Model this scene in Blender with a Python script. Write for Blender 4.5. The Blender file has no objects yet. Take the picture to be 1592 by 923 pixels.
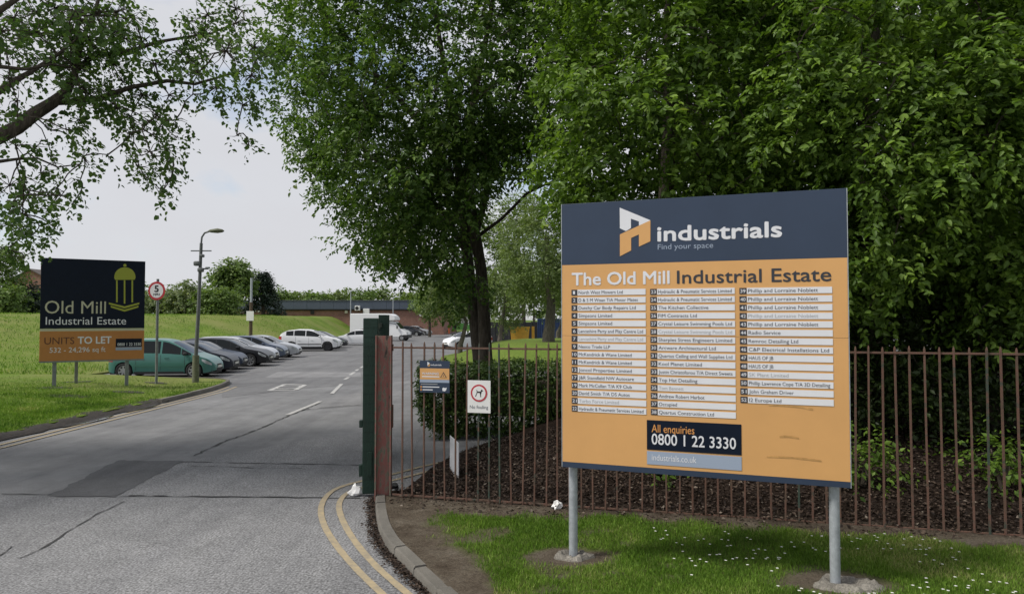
import bpy, bmesh, math
import numpy as np
from mathutils import Vector, Matrix
R = math.radians
rng = np.random.RandomState(7)
scene = bpy.context.scene
COL = scene.collection

# ------------------------------------------------------------------ camera
F, CX, CY, CAMH = 1100.0, 796.0, 461.5, 2.45
PITCH = math.atan(34.0 / F)
cam_d = bpy.data.cameras.new("camera")
cam_d.sensor_width = 36.0
cam_d.lens = 36.0 * F / 1592.0
cam_d.clip_start = 0.05
cam_d.clip_end = 4000
cam = bpy.data.objects.new("camera", cam_d)
COL.objects.link(cam)
cam.location = (0, 0, CAMH)
cam.rotation_euler = (math.pi / 2 + PITCH, 0, 0)
scene.camera = cam

# ------------------------------------------------------------------ light
SUN_EL, SUN_AZ = 52.0, 250.0          # azimuth: degrees clockwise from +Y (view direction)
world = bpy.data.worlds.new("World")
scene.world = world
world.use_nodes = True
wn, wl = world.node_tree.nodes, world.node_tree.links
wn.clear()
w_out = wn.new("ShaderNodeOutputWorld")
w_bg = wn.new("ShaderNodeBackground")
w_bg2 = wn.new("ShaderNodeBackground")
w_mix = wn.new("ShaderNodeMixShader")
sky = wn.new("ShaderNodeTexSky")
sky.sky_type = 'NISHITA'
sky.sun_disc = False
sky.sun_elevation = R(SUN_EL)
sky.sun_rotation = R(SUN_AZ)
wl.new(sky.outputs[0], w_bg.inputs[0])
w_bg.inputs[1].default_value = 0.10
# a layer of thin bright cloud over the blue sky, broken in places
tc = wn.new("ShaderNodeTexCoord")
mp = wn.new("ShaderNodeMapping")
mp.inputs['Scale'].default_value = (1.5, 1.5, 3.0)
mp.inputs['Location'].default_value = (0.35, 0.1, 0.62)
no = wn.new("ShaderNodeTexNoise")
no.inputs['Scale'].default_value = 1.7
no.inputs['Detail'].default_value = 6
no.inputs['Roughness'].default_value = 0.55
rp = wn.new("ShaderNodeValToRGB")
rp.color_ramp.elements[0].position = 0.33
rp.color_ramp.elements[0].color = (0.25, 0.25, 0.25, 1)
rp.color_ramp.elements[1].position = 0.46
rp.color_ramp.elements[1].color = (0.97, 0.97, 0.97, 1)
rc = wn.new("ShaderNodeValToRGB")
rc.color_ramp.elements[0].position = 0.35
rc.color_ramp.elements[0].color = (0.465, 0.475, 0.50, 1)
rc.color_ramp.elements[1].position = 0.75
rc.color_ramp.elements[1].color = (0.445, 0.44, 0.46, 1)
wl.new(tc.outputs['Generated'], mp.inputs[0])
wl.new(mp.outputs[0], no.inputs['Vector'])
wl.new(no.outputs['Fac'], rp.inputs[0])
wl.new(no.outputs['Fac'], rc.inputs[0])
wl.new(rc.outputs[0], w_bg2.inputs[0])
w_bg2.inputs[1].default_value = 1.0
wl.new(rp.outputs[0], w_mix.inputs[0])
wl.new(w_bg.outputs[0], w_mix.inputs[1])
wl.new(w_bg2.outputs[0], w_mix.inputs[2])
wl.new(w_mix.outputs[0], w_out.inputs[0])

sun_d = bpy.data.lights.new("sun", 'SUN')
sun_d.energy = 2.3
sun_d.angle = R(12)
sun_d.color = (1.0, 0.95, 0.87)
sun = bpy.data.objects.new("sun", sun_d)
COL.objects.link(sun)
az, el = R(SUN_AZ), R(SUN_EL)
to_sun = Vector((math.sin(az) * math.cos(el), math.cos(az) * math.cos(el), math.sin(el)))
sun.rotation_euler = to_sun.to_track_quat('Z', 'Y').to_euler()
sun.location = (0, 0, 60)

vs = scene.view_settings
vs.view_transform = 'Standard'
vs.look = 'None'
vs.gamma = 1.0
vs.use_curve_mapping = False
vs.exposure = 0.6

# ------------------------------------------------------------------ pixel helpers
_fw = np.array([0, math.cos(PITCH), math.sin(PITCH)])
_up = np.array([0, -math.sin(PITCH), math.cos(PITCH)])
_rt = np.array([1.0, 0, 0])
C0 = np.array([0, 0, CAMH])
def ray(px, py):
    return _rt * (px - CX) / F + _up * (CY - py) / F + _fw
def G(px, py, z=0.0):                       # point of a pixel on the level z
    d = ray(px, py)
    t = (z - CAMH) / d[2]
    return C0 + d * t
def at(px, py, Y):                          # point of a pixel at distance Y
    d = ray(px, py)
    return C0 + d * (Y / d[1])
def project(P):                             # array of points -> pixels
    q = np.asarray(P, float) - C0
    zc = q @ _fw
    return np.stack([CX + F * (q @ _rt) / zc, CY - F * (q @ _up) / zc], -1)

# ------------------------------------------------------------------ materials
MATS = {}
def new_mat(name):
    m = bpy.data.materials.new(name)
    m.use_nodes = True
    nt = m.node_tree
    b = nt.nodes["Principled BSDF"]
    MATS[name] = m
    return m, nt.nodes, nt.links, b
def c4(c): return (c[0], c[1], c[2], 1)
def simple(name, col, rough=0.6, metal=0.0, coat=0.0, var=0.0, scale=6.0, bump=0.0, bscale=40.0, spec=0.5):
    m, n, l, b = new_mat(name)
    b.inputs['Base Color'].default_value = c4(col)
    b.inputs['Roughness'].default_value = rough
    b.inputs['Metallic'].default_value = metal
    b.inputs['Specular IOR Level'].default_value = spec
    if coat:
        b.inputs['Coat Weight'].default_value = coat
        b.inputs['Coat Roughness'].default_value = 0.08
    if var or bump:
        t = n.new("ShaderNodeTexCoord")
    if var:
        x = n.new("ShaderNodeTexNoise"); x.inputs['Scale'].default_value = scale
        x.inputs['Detail'].default_value = 6; x.inputs['Roughness'].default_value = 0.65
        r = n.new("ShaderNodeValToRGB")
        r.color_ramp.elements[0].position = 0.3
        r.color_ramp.elements[1].position = 0.72
        r.color_ramp.elements[0].color = c4([v * (1 - var) for v in col])
        r.color_ramp.elements[1].color = c4([min(1, v * (1 + var)) for v in col])
        l.new(t.outputs['Object'], x.inputs['Vector'])
        l.new(x.outputs['Fac'], r.inputs[0]); l.new(r.outputs[0], b.inputs['Base Color'])
    if bump:
        y = n.new("ShaderNodeTexNoise"); y.inputs['Scale'].default_value = bscale
        y.inputs['Detail'].default_value = 5
        bp = n.new("ShaderNodeBump"); bp.inputs['Strength'].default_value = bump
        bp.inputs['Distance'].default_value = 0.02
        l.new(t.outputs['Object'], y.inputs['Vector'])
        l.new(y.outputs['Fac'], bp.inputs['Height']); l.new(bp.outputs[0], b.inputs['Normal'])
    return m
def ramp(n, stops):
    r = n.new("ShaderNodeValToRGB")
    e = r.color_ramp.elements
    while len(e) < len(stops): e.new(0.5)
    for i, (p, c) in enumerate(stops):
        e[i].position = p; e[i].color = c4(c)
    return r
def noise(n, l, vec, scale, detail=5, rough=0.6):
    x = n.new("ShaderNodeTexNoise")
    x.inputs['Scale'].default_value = scale; x.inputs['Detail'].default_value = detail
    x.inputs['Roughness'].default_value = rough
    l.new(vec, x.inputs['Vector'])
    return x
def mixc(n, l, mode, fac, a, b):
    m = n.new("ShaderNodeMix"); m.data_type = 'RGBA'; m.blend_type = mode
    for sock, v in ((m.inputs[0], fac), (m.inputs[6], a), (m.inputs[7], b)):
        if isinstance(v, (int, float)): sock.default_value = v
        elif isinstance(v, tuple): sock.default_value = c4(v)
        else: l.new(v, sock)
    return m.outputs[2]

def asphalt(name, base, chip=0.35, stain=0.25, brushed=False, chipscale=70.0, rough=0.8):
    m, n, l, b = new_mat(name)
    t = n.new("ShaderNodeTexCoord"); v = t.outputs['Object']
    big = noise(n, l, v, 0.35, 6, 0.6)
    mid = noise(n, l, v, 2.3, 7, 0.65)
    fine = noise(n, l, v, chipscale, 3, 0.7)
    r1 = ramp(n, [(0.3, [x * (1 - stain) for x in base]), (0.7, [x * (1 + stain) for x in base])])
    l.new(big.outputs['Fac'], r1.inputs[0])
    r2 = ramp(n, [(0.3, (1 - stain * .8,) * 3), (0.7, (1 + stain * .6,) * 3)])
    l.new(mid.outputs['Fac'], r2.inputs[0])
    r3 = ramp(n, [(0.3, (1 - chip,) * 3), (0.5, (1, 1, 1)), (0.72, (1 + chip * 1.3,) * 3)])
    l.new(fine.outputs['Fac'], r3.inputs[0])
    c = mixc(n, l, 'MULTIPLY', 1.0, r1.outputs[0], r2.outputs[0])
    c = mixc(n, l, 'MULTIPLY', 1.0, c, r3.outputs[0])
    # scattered oil spots and fine cracks
    sp = noise(n, l, v, 1.1, 8, 0.75)
    rs = ramp(n, [(0.62, (1, 1, 1)), (0.72, (0.62, 0.62, 0.62))])
    l.new(sp.outputs['Fac'], rs.inputs[0])
    c = mixc(n, l, 'MULTIPLY', 1.0, c, rs.outputs[0])
    # tyre-polished and weathered streaks running along the road
    ms = n.new("ShaderNodeMapping"); ms.inputs['Scale'].default_value = (1.4, 0.10, 1); ms.inputs['Rotation'].default_value = (0, 0, 0.06)
    l.new(v, ms.inputs[0]); st = noise(n, l, ms.outputs[0], 1.3, 7, 0.65)
    rt_ = ramp(n, [(0.32, (0.80, 0.80, 0.81)), (0.5, (1, 1, 1)), (0.7, (1.12, 1.12, 1.11))]); l.new(st.outputs['Fac'], rt_.inputs[0])
    c = mixc(n, l, 'MULTIPLY', 1.0, c, rt_.outputs[0])
    h = fine.outputs['Fac']
    if brushed:
        w = n.new("ShaderNodeTexWave"); w.inputs['Scale'].default_value = 9.0
        w.inputs['Distortion'].default_value = 2.0; w.bands_direction = 'X'
        l.new(v, w.inputs['Vector'])
        rw = ramp(n, [(0.2, (0.93,) * 3), (0.8, (1.05,) * 3)])
        l.new(w.outputs['Fac'], rw.inputs[0])
        c = mixc(n, l, 'MULTIPLY', 1.0, c, rw.outputs[0])
    l.new(c, b.inputs['Base Color'])
    b.inputs['Roughness'].default_value = rough
    b.inputs['Specular IOR Level'].default_value = 0.35
    bp = n.new("ShaderNodeBump"); bp.inputs['Strength'].default_value = 0.6; bp.inputs['Distance'].default_value = 0.012
    l.new(h, bp.inputs['Height']); l.new(bp.outputs[0], b.inputs['Normal'])
    return m

asphalt("asphalt", (0.182, 0.184, 0.190), chip=0.26, stain=0.2)
asphalt("asphalt_chip", (0.195, 0.196, 0.202), chip=0.7, stain=0.16, brushed=True, chipscale=42)
asphalt("asphalt_carpark", (0.146, 0.147, 0.152), chip=0.2, stain=0.2)
asphalt("asphalt_patch", (0.098, 0.099, 0.104), chip=0.35, stain=0.2)
asphalt("asphalt_pale", (0.20, 0.20, 0.205), chip=0.2, stain=0.15)
asphalt("concrete_kerb", (0.16, 0.15, 0.132), chip=0.3, stain=0.3, chipscale=120)
asphalt("concrete_footing", (0.20, 0.185, 0.16), chip=0.45, stain=0.35, chipscale=60)
simple("seam", (0.045, 0.045, 0.045), 0.9, var=0.5, scale=8)
def worn(name, col, lo=0.40, hi=0.56):
    m, n, l, b = new_mat(name)
    t = n.new("ShaderNodeTexCoord")
    a = noise(n, l, t.outputs['Object'], 9.0, 8, 0.75)
    r = ramp(n, [(lo - .1, (0.35,) * 3), (hi, (1, 1, 1))])
    l.new(a.outputs['Fac'], r.inputs[0])
    c = mixc(n, l, 'MIX', r.outputs[0], (0.17, 0.165, 0.155), col)
    l.new(c, b.inputs['Base Color']); b.inputs['Roughness'].default_value = 0.75
    return m
worn("paint_yellow", (0.42, 0.335, 0.20), 0.44, 0.66)
worn("paint_white", (0.48, 0.48, 0.47), 0.42, 0.62)

def grass_mat(name, stops, scale=1.6, dry=None):
    m, n, l, b = new_mat(name)
    t = n.new("ShaderNodeTexCoord"); v = t.outputs['Object']
    a = noise(n, l, v, scale, 8, 0.7)
    r = ramp(n, stops); l.new(a.outputs['Fac'], r.inputs[0])
    f = noise(n, l, v, 11.0, 8, 0.8)
    rf = ramp(n, [(0.30, (0.45,) * 3), (0.7, (1.5,) * 3)]); l.new(f.outputs['Fac'], rf.inputs[0])
    c = mixc(n, l, 'MULTIPLY', 1.0, r.outputs[0], rf.outputs[0])
    if dry:
        d = noise(n, l, v, 0.085, 8, 0.7)
        rd = ramp(n, [(0.44, (0, 0, 0)), (0.60, (0.9,) * 3)]); l.new(d.outputs['Fac'], rd.inputs[0])
        c = mixc(n, l, 'MIX', rd.outputs[0], c, dry)
    l.new(c, b.inputs['Base Color']); b.inputs['Roughness'].default_value = 0.9
    b.inputs['Specular IOR Level'].default_value = 0.15
    bp = n.new("ShaderNodeBump"); bp.inputs['Strength'].default_value = 0.9; bp.inputs['Distance'].default_value = 0.05
    l.new(f.outputs['Fac'], bp.inputs['Height']); l.new(bp.outputs[0], b.inputs['Normal'])
    return m
grass_mat("grass_bank", [(0.3, (0.080, 0.138, 0.014)), (0.7, (0.155, 0.225, 0.034))], 0.5, dry=(0.185, 0.20, 0.062))
grass_mat("grass_far", [(0.3, (0.07, 0.12, 0.02)), (0.7, (0.12, 0.17, 0.035))], 0.05)
grass_mat("grass_island", [(0.3, (0.09, 0.15, 0.022)), (0.7, (0.155, 0.205, 0.038))], 0.8)
# verge: trodden soil and turf, told apart by the mesh attribute "turf"
m, n, l, b = new_mat("verge_soil")
t = n.new("ShaderNodeTexCoord"); v = t.outputs['Object']
a = noise(n, l, v, 3.0, 9, 0.75)
r = ramp(n, [(0.25, (0.05, 0.036, 0.026)), (0.5, (0.12, 0.098, 0.074)), (0.75, (0.20, 0.175, 0.14))]); l.new(a.outputs['Fac'], r.inputs[0])
f = noise(n, l, v, 45.0, 4, 0.8)
rf = ramp(n, [(0.3, (0.5,) * 3), (0.7, (1.5,) * 3)]); l.new(f.outputs['Fac'], rf.inputs[0])
c = mixc(n, l, 'MULTIPLY', 1.0, r.outputs[0], rf.outputs[0])
at_n = n.new("ShaderNodeAttribute"); at_n.attribute_name = "turf"
at_m = n.new("ShaderNodeAttribute"); at_m.attribute_name = "mulch"
c = mixc(n, l, 'MIX', at_m.outputs['Fac'], c, mixc(n, l, 'MULTIPLY', 1.0, c, (0.24, 0.20, 0.20)))
c = mixc(n, l, 'MIX', at_n.outputs['Fac'], c, (0.10, 0.14, 0.03))
l.new(c, b.inputs['Base Color']); b.inputs['Roughness'].default_value = 0.95; b.inputs['Specular IOR Level'].default_value = 0.1
bp = n.new("ShaderNodeBump"); bp.inputs['Strength'].default_value = 1.0; bp.inputs['Distance'].default_value = 0.03
l.new(f.outputs['Fac'], bp.inputs['Height']); l.new(bp.outputs[0], b.inputs['Normal'])
simple("mud", (0.028, 0.022, 0.016), 0.7, var=0.5, scale=7, bump=0.8, bscale=18)
simple("puddle", (0.06, 0.06, 0.06), 0.04, spec=0.9)

def leaf_mat(name, stops, trans=0.35, rough=0.5):
    m, n, l, b = new_mat(name)
    a = n.new("ShaderNodeAttribute"); a.attribute_name = "rnd"
    r = ramp(n, stops); l.new(a.outputs['Fac'], r.inputs[0])
    l.new(r.outputs[0], b.inputs['Base Color'])
    b.inputs['Roughness'].default_value = rough
    b.inputs['Specular IOR Level'].default_value = 0.3
    tr = n.new("ShaderNodeBsdfTranslucent")
    c = mixc(n, l, 'MULTIPLY', 1.0, r.outputs[0], (1.2, 1.3, 0.6))
    l.new(c, tr.inputs[0])
    mx = n.new("ShaderNodeMixShader"); mx.inputs[0].default_value = trans
    l.new(b.outputs[0], mx.inputs[1]); l.new(tr.outputs[0], mx.inputs[2])
    l.new(mx.outputs[0], n["Material Output"].inputs[0])
    return m
leaf_mat("leaf_main", [(0.0, (0.028, 0.062, 0.010)), (0.5, (0.078, 0.150, 0.026)), (0.9, (0.165, 0.255, 0.052)), (1.0, (0.22, 0.24, 0.09))])
leaf_mat("leaf_wood", [(0.0, (0.032, 0.068, 0.010)), (0.5, (0.105, 0.185, 0.026)), (0.93, (0.22, 0.335, 0.055)), (1.0, (0.29, 0.30, 0.10))])
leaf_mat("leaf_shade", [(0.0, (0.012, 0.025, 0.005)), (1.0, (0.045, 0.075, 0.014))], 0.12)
leaf_mat("leaf_poplar", [(0.0, (0.045, 0.09, 0.026)), (0.5, (0.09, 0.16, 0.045)), (1.0, (0.16, 0.24, 0.07))], 0.5)
leaf_mat("leaf_pale", [(0.0, (0.07, 0.11, 0.035)), (0.5, (0.14, 0.195, 0.065)), (1.0, (0.25, 0.31, 0.13))], 0.4)
leaf_mat("leaf_lime", [(0.0, (0.05, 0.09, 0.012)), (0.5, (0.10, 0.16, 0.022)), (1.0, (0.20, 0.26, 0.05))], 0.4)
leaf_mat("leaf_far", [(0.0, (0.06, 0.11, 0.026)), (0.5, (0.125, 0.195, 0.05)), (1.0, (0.21, 0.28, 0.095))])
leaf_mat("leaf_hedge_far", [(0.0, (0.08, 0.12, 0.05)), (0.6, (0.16, 0.21, 0.09)), (1.0, (0.36, 0.38, 0.24))])
leaf_mat("leaf_conifer", [(0.0, (0.008, 0.02, 0.012)), (1.0, (0.03, 0.055, 0.03))], 0.1)
leaf_mat("leaf_hedge", [(0.0, (0.02, 0.042, 0.010)), (0.6, (0.055, 0.10, 0.020)), (0.95, (0.12, 0.18, 0.042)), (1.0, (0.38, 0.40, 0.28))], 0.2, 0.4)
leaf_mat("grass_blade", [(0.0, (0.06, 0.13, 0.012)), (0.45, (0.145, 0.265, 0.030)), (0.8, (0.225, 0.345, 0.055)), (1.0, (0.39, 0.40, 0.16))], 0.3, 0.6)
leaf_mat("leaf_litter", [(0.0, (0.016, 0.011, 0.009)), (0.6, (0.05, 0.033, 0.024)), (0.95, (0.095, 0.068, 0.05)), (1.0, (0.26, 0.22, 0.18))], 0.05, 0.8)
leaf_mat("daisy", [(0.0, (0.7, 0.7, 0.66)), (1.0, (0.85, 0.85, 0.82))], 0.1)
def bark(name, a, b2):
    m, n, l, b = new_mat(name)
    t = n.new("ShaderNodeTexCoord")
    mpn = n.new("ShaderNodeMapping"); mpn.inputs['Scale'].default_value = (9, 9, 1.6)
    l.new(t.outputs['Object'], mpn.inputs[0])
    x = noise(n, l, mpn.outputs[0], 2.4, 8, 0.7)
    r = ramp(n, [(0.3, a), (0.7, b2)]); l.new(x.outputs['Fac'], r.inputs[0])
    l.new(r.outputs[0], b.inputs['Base Color']); b.inputs['Roughness'].default_value = 0.95
    b.inputs['Specular IOR Level'].default_value = 0.15
    bp = n.new("ShaderNodeBump"); bp.inputs['Strength'].default_value = 1.0; bp.inputs['Distance'].default_value = 0.05
    l.new(x.outputs['Fac'], bp.inputs['Height']); l.new(bp.outputs[0], b.inputs['Normal'])
bark("bark_dark", (0.035, 0.029, 0.023), (0.14, 0.12, 0.095))
bark("bark_grey", (0.06, 0.055, 0.045), (0.19, 0.17, 0.14))
bark("timber_pole", (0.07, 0.05, 0.035), (0.15, 0.115, 0.085))

# rusty railings: red oxide, brown rust and remains of green paint, different on each bar
def rusty(name, greenbias=0.0):
    m, n, l, b = new_mat(name)
    t = n.new("ShaderNodeTexCoord"); oi = n.new("ShaderNodeObjectInfo")
    ad = n.new("ShaderNodeVectorMath"); ad.operation = 'ADD'
    sc = n.new("ShaderNodeVectorMath"); sc.operation = 'SCALE'; sc.inputs[3].default_value = 40
    cm = n.new("ShaderNodeCombineXYZ"); l.new(oi.outputs['Random'], cm.inputs[2]); l.new(oi.outputs['Random'], cm.inputs[0])
    l.new(cm.outputs[0], sc.inputs[0]); l.new(sc.outputs[0], ad.inputs[0]); l.new(t.outputs['Object'], ad.inputs[1])
    x = noise(n, l, ad.outputs[0], 4.5, 9, 0.8)
    r = ramp(n, [(0.30, (0.028, 0.02, 0.017)), (0.43, (0.095, 0.062, 0.042)), (0.53, (0.135, 0.066, 0.047)), (0.59, (0.075, 0.058, 0.042)), (0.66, (0.035, 0.06, 0.045))])
    mt = n.new("ShaderNodeMath"); mt.operation = 'ADD'; mt.inputs[1].default_value = greenbias
    l.new(x.outputs['Fac'], mt.inputs[0]); l.new(mt.outputs[0], r.inputs[0])
    l.new(r.outputs[0], b.inputs['Base Color']); b.inputs['Roughness'].default_value = 0.8
    bp = n.new("ShaderNodeBump"); bp.inputs['Strength'].default_value = 0.4; bp.inputs['Distance'].default_value = 0.004
    y = noise(n, l, t.outputs['Object'], 60, 4); l.new(y.outputs['Fac'], bp.inputs['Height']); l.new(bp.outputs[0], b.inputs['Normal'])
rusty("rust_rail"); rusty("rust_green", 0.12)
m, n, l, b = new_mat("red_post")
t = n.new("ShaderNodeTexCoord")
mpn = n.new("ShaderNodeMapping"); mpn.inputs['Scale'].default_value = (1.6, 1.6, 0.55); l.new(t.outputs['Object'], mpn.inputs[0])
x = noise(n, l, mpn.outputs[0], 6.0, 8, 0.72)
r = ramp(n, [(0.36, (0.04, 0.03, 0.025)), (0.42, (0.17, 0.125, 0.095)), (0.48, (0.24, 0.075, 0.065)), (0.545, (0.21, 0.145, 0.115)), (0.57, (0.075, 0.13, 0.085)), (0.62, (0.20, 0.14, 0.11))])
l.new(x.outputs['Fac'], r.inputs[0]); l.new(r.outputs[0], b.inputs['Base Color']); b.inputs['Roughness'].default_value = 0.75
simple("gate_green", (0.003, 0.026, 0.015), 0.55, var=0.3, scale=5, bump=0.2)
simple("galv", (0.40, 0.43, 0.46), 0.5, metal=0.35, var=0.22, scale=14)
simple("galv_dark", (0.20, 0.22, 0.22), 0.55, metal=0.3, var=0.2, scale=9)
simple("lamp_grey", (0.13, 0.14, 0.14), 0.5, metal=0.2, var=0.15)
simple("lamp_moss", (0.13, 0.14, 0.09), 0.8, var=0.35, scale=12)
simple("black", (0.012, 0.012, 0.013), 0.5)
simple("rubber", (0.018, 0.018, 0.019), 0.85)
simple("white_plastic", (0.75, 0.75, 0.74), 0.5, var=0.05)
simple("paper", (0.78, 0.78, 0.77), 0.8, var=0.12, scale=20)
simple("navy", (0.027, 0.044, 0.080), 0.32, var=0.12, scale=1.1)
simple("navy_dark", (0.003, 0.008, 0.020), 0.5, var=0.15, spec=0.2)
simple("orange", (0.63, 0.345, 0.125), 0.4, var=0.07, scale=0.9)
simple("orange_dull", (0.46, 0.19, 0.045), 0.5, var=0.06)
simple("sign_white", (0.70, 0.71, 0.74), 0.45, var=0.03)
simple("sign_dark", (0.03, 0.034, 0.045), 0.5)
simple("sign_grey", (0.38, 0.39, 0.40), 0.5)
simple("sign_brown", (0.09, 0.028, 0.012), 0.5)
simple("orange_text", (0.62, 0.28, 0.08), 0.5)
simple("pale_blue", (0.30, 0.36, 0.46), 0.45)
simple("cream", (0.50, 0.49, 0.36), 0.6)
simple("lime_print", (0.33, 0.36, 0.035), 0.5)
simple("grime", (0.47, 0.26, 0.085), 0.7, var=0.3, scale=20)
simple("red_print", (0.45, 0.035, 0.05), 0.45)
simple("glass_car", (0.008, 0.011, 0.012), 0.06, spec=0.3)
simple("rim", (0.42, 0.43, 0.44), 0.35, metal=0.7)
simple("rim_dark", (0.05, 0.05, 0.055), 0.35, metal=0.6)
simple("lamp_glass", (0.46, 0.49, 0.50), 0.1, metal=0.3)
simple("tail_red", (0.30, 0.015, 0.015), 0.2)
simple("trim", (0.02, 0.02, 0.022), 0.6)
simple("plate_white", (0.65, 0.65, 0.6), 0.5)
for nm, col in dict(teal=(0.055, 0.185, 0.160), blueblack=(0.010, 0.014, 0.026), navyblue=(0.018, 0.030, 0.058), blackpaint=(0.010, 0.011, 0.014),
                    silver=(0.42, 0.44, 0.47), whitepaint=(0.72, 0.73, 0.75), bluegrey=(0.08, 0.105, 0.16), darkgrey=(0.035, 0.037, 0.045),
                    maroon=(0.085, 0.016, 0.016), palesilver=(0.52, 0.54, 0.57)).items():
    simple("car_" + nm, col, 0.34, metal=0.25 if nm not in ('whitepaint',) else 0.0, coat=0.4 if sum(col) > .3 else 0.12)
simple("fascia", (0.062, 0.080, 0.112), 0.6, var=0.12, scale=0.4)
m, n, l, b = new_mat("brick_far")
t = n.new("ShaderNodeTexCoord")
mpn = n.new("ShaderNodeMapping"); mpn.inputs['Rotation'].default_value = (R(90), 0, 0); l.new(t.outputs['Object'], mpn.inputs[0])
bt = n.new("ShaderNodeTexBrick"); bt.inputs['Scale'].default_value = 1.0
bt.inputs['Brick Width'].default_value = 0.225; bt.inputs['Row Height'].default_value = 0.075; bt.inputs['Mortar Size'].default_value = 0.008
bt.inputs['Color1'].default_value = (0.25, 0.10, 0.065, 1); bt.inputs['Color2'].default_value = (0.17, 0.065, 0.045, 1); bt.inputs['Mortar'].default_value = (0.3, 0.26, 0.22, 1)
l.new(mpn.outputs[0], bt.inputs['Vector'])
x = noise(n, l, t.outputs['Object'], 0.35, 6, 0.65); rx = ramp(n, [(0.3, (0.72,) * 3), (0.7, (1.25,) * 3)]); l.new(x.outputs['Fac'], rx.inputs[0])
l.new(mixc(n, l, 'MULTIPLY', 1.0, bt.outputs['Color'], rx.outputs[0]), b.inputs['Base Color']); b.inputs['Roughness'].default_value = 0.9
simple("roof_tile", (0.10, 0.085, 0.08), 0.85, var=0.2)
simple("render_white", (0.55, 0.55, 0.52), 0.85, var=0.08)
simple("glass_house", (0.05, 0.06, 0.07), 0.08)
simple("skip_yellow", (0.62, 0.36, 0.045), 0.5, var=0.15, scale=3)
simple("container_blue", (0.018, 0.045, 0.13), 0.55, var=0.25, scale=2)
simple("panel_black", (0.018, 0.02, 0.024), 0.7, var=0.3)
simple("barrier_orange", (0.75, 0.16, 0.03), 0.5)
simple("banner_green", (0.14, 0.42, 0.09), 0.6)
simple("gravel_pale", (0.42, 0.40, 0.37), 0.9, var=0.25, scale=8)
M = MATS

# ------------------------------------------------------------------ mesh helpers
def mk(name, verts, faces, mat, parent=None, smooth=False, sharp=40):
    me = bpy.data.meshes.new(name)
    me.from_pydata([tuple(map(float, p)) for p in verts], [], faces)
    me.validate()
    me.materials.append(M[mat])
    o = bpy.data.objects.new(name, me)
    COL.objects.link(o)
    if parent is not None: o.parent = parent
    if smooth:
        me.polygons.foreach_set("use_smooth", [True] * len(me.polygons))
        me.set_sharp_from_angle(angle=R(sharp))
    return o
def from_bm(name, bm, mat, parent=None, smooth=False, sharp=40):
    me = bpy.data.meshes.new(name)
    bmesh.ops.recalc_face_normals(bm, faces=bm.faces)
    bm.to_mesh(me); bm.free()
    me.materials.append(M[mat])
    o = bpy.data.objects.new(name, me)
    COL.objects.link(o)
    if parent is not None: o.parent = parent
    if smooth:
        me.polygons.foreach_set("use_smooth", [True] * len(me.polygons))
        me.set_sharp_from_angle(angle=R(sharp))
    return o
def bbox(bm, x0, x1, y0, y1, z0, z1, bev=0.0, mtx=None):
    r = bmesh.ops.create_cube(bm, size=1.0)
    vv = r['verts']
    for v_ in vv:
        v_.co = Vector(((x0 + x1) / 2 + v_.co.x * (x1 - x0), (y0 + y1) / 2 + v_.co.y * (y1 - y0), (z0 + z1) / 2 + v_.co.z * (z1 - z0)))
    if mtx is not None: bmesh.ops.transform(bm, matrix=mtx, verts=vv)
    if bev:
        es = list({e for v_ in vv for e in v_.link_edges})
        bmesh.ops.bevel(bm, geom=es, offset=bev, segments=2, affect='EDGES', profile=0.5)
def box(name, mat, parent, x0, x1, y0, y1, z0, z1, bev=0.0, mtx=None):
    bm = bmesh.new(); bbox(bm, x0, x1, y0, y1, z0, z1, bev, mtx)
    return from_bm(name, bm, mat, parent, smooth=bev > 0, sharp=15)
def tube_arrays(pts, radii, seg=8, cap=True):
    pts = [np.array(p, float) for p in pts]
    V, Fc = [], []
    prev = None
    for i, p in enumerate(pts):
        d = pts[min(i + 1, len(pts) - 1)] - pts[max(i - 1, 0)]
        d = d / (np.linalg.norm(d) + 1e-9)
        if prev is None:
            a = np.cross(d, [0, 0, 1.0]) if abs(d[2]) < 0.9 else np.cross(d, [1.0, 0, 0])
        else:
            a = prev - d * (prev @ d)
        a = a / (np.linalg.norm(a) + 1e-9); prev = a
        b_ = np.cross(d, a)
        for k in range(seg):
            th = 2 * math.pi * k / seg
            V.append(p + radii[i] * (a * math.cos(th) + b_ * math.sin(th)))
    for i in range(len(pts) - 1):
        for k in range(seg):
            k2 = (k + 1) % seg
            Fc.append((i * seg + k, i * seg + k2, (i + 1) * seg + k2, (i + 1) * seg + k))
    if cap:
        Fc.append(tuple(range(seg))[::-1]); Fc.append(tuple((len(pts) - 1) * seg + k for k in range(seg)))
    return V, Fc
class MB:
    def __init__(s): s.v, s.f = [], []
    def add(s, V, Fc):
        o = len(s.v); s.v += [tuple(p) for p in V]; s.f += [tuple(i + o for i in f) for f in Fc]
    def tube(s, pts, radii, seg=8): s.add(*tube_arrays(pts, radii if hasattr(radii, '__len__') else [radii] * len(pts), seg))
    def build(s, name, mat, parent=None, smooth=True): return mk(name, s.v, s.f, mat, parent, smooth)
def tube(name, mat, parent, pts, radii, seg=10):
    b_ = MB(); b_.tube(pts, radii, seg); return b_.build(name, mat, parent)
def tag(o, label=None, cat=None, group=None, kind=None):
    if label: o['label'] = label
    if cat: o['category'] = cat
    if group: o['group'] = group
    if kind: o['kind'] = kind
    return o
def empty(name, loc, rz=0.0, label=None, cat=None, group=None):
    o = bpy.data.objects.new(name, None)
    o.empty_display_size = 0.3
    COL.objects.link(o)
    o.location = tuple(map(float, loc)); o.rotation_euler = (0, 0, rz)
    return tag(o, label, cat, group)
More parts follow.
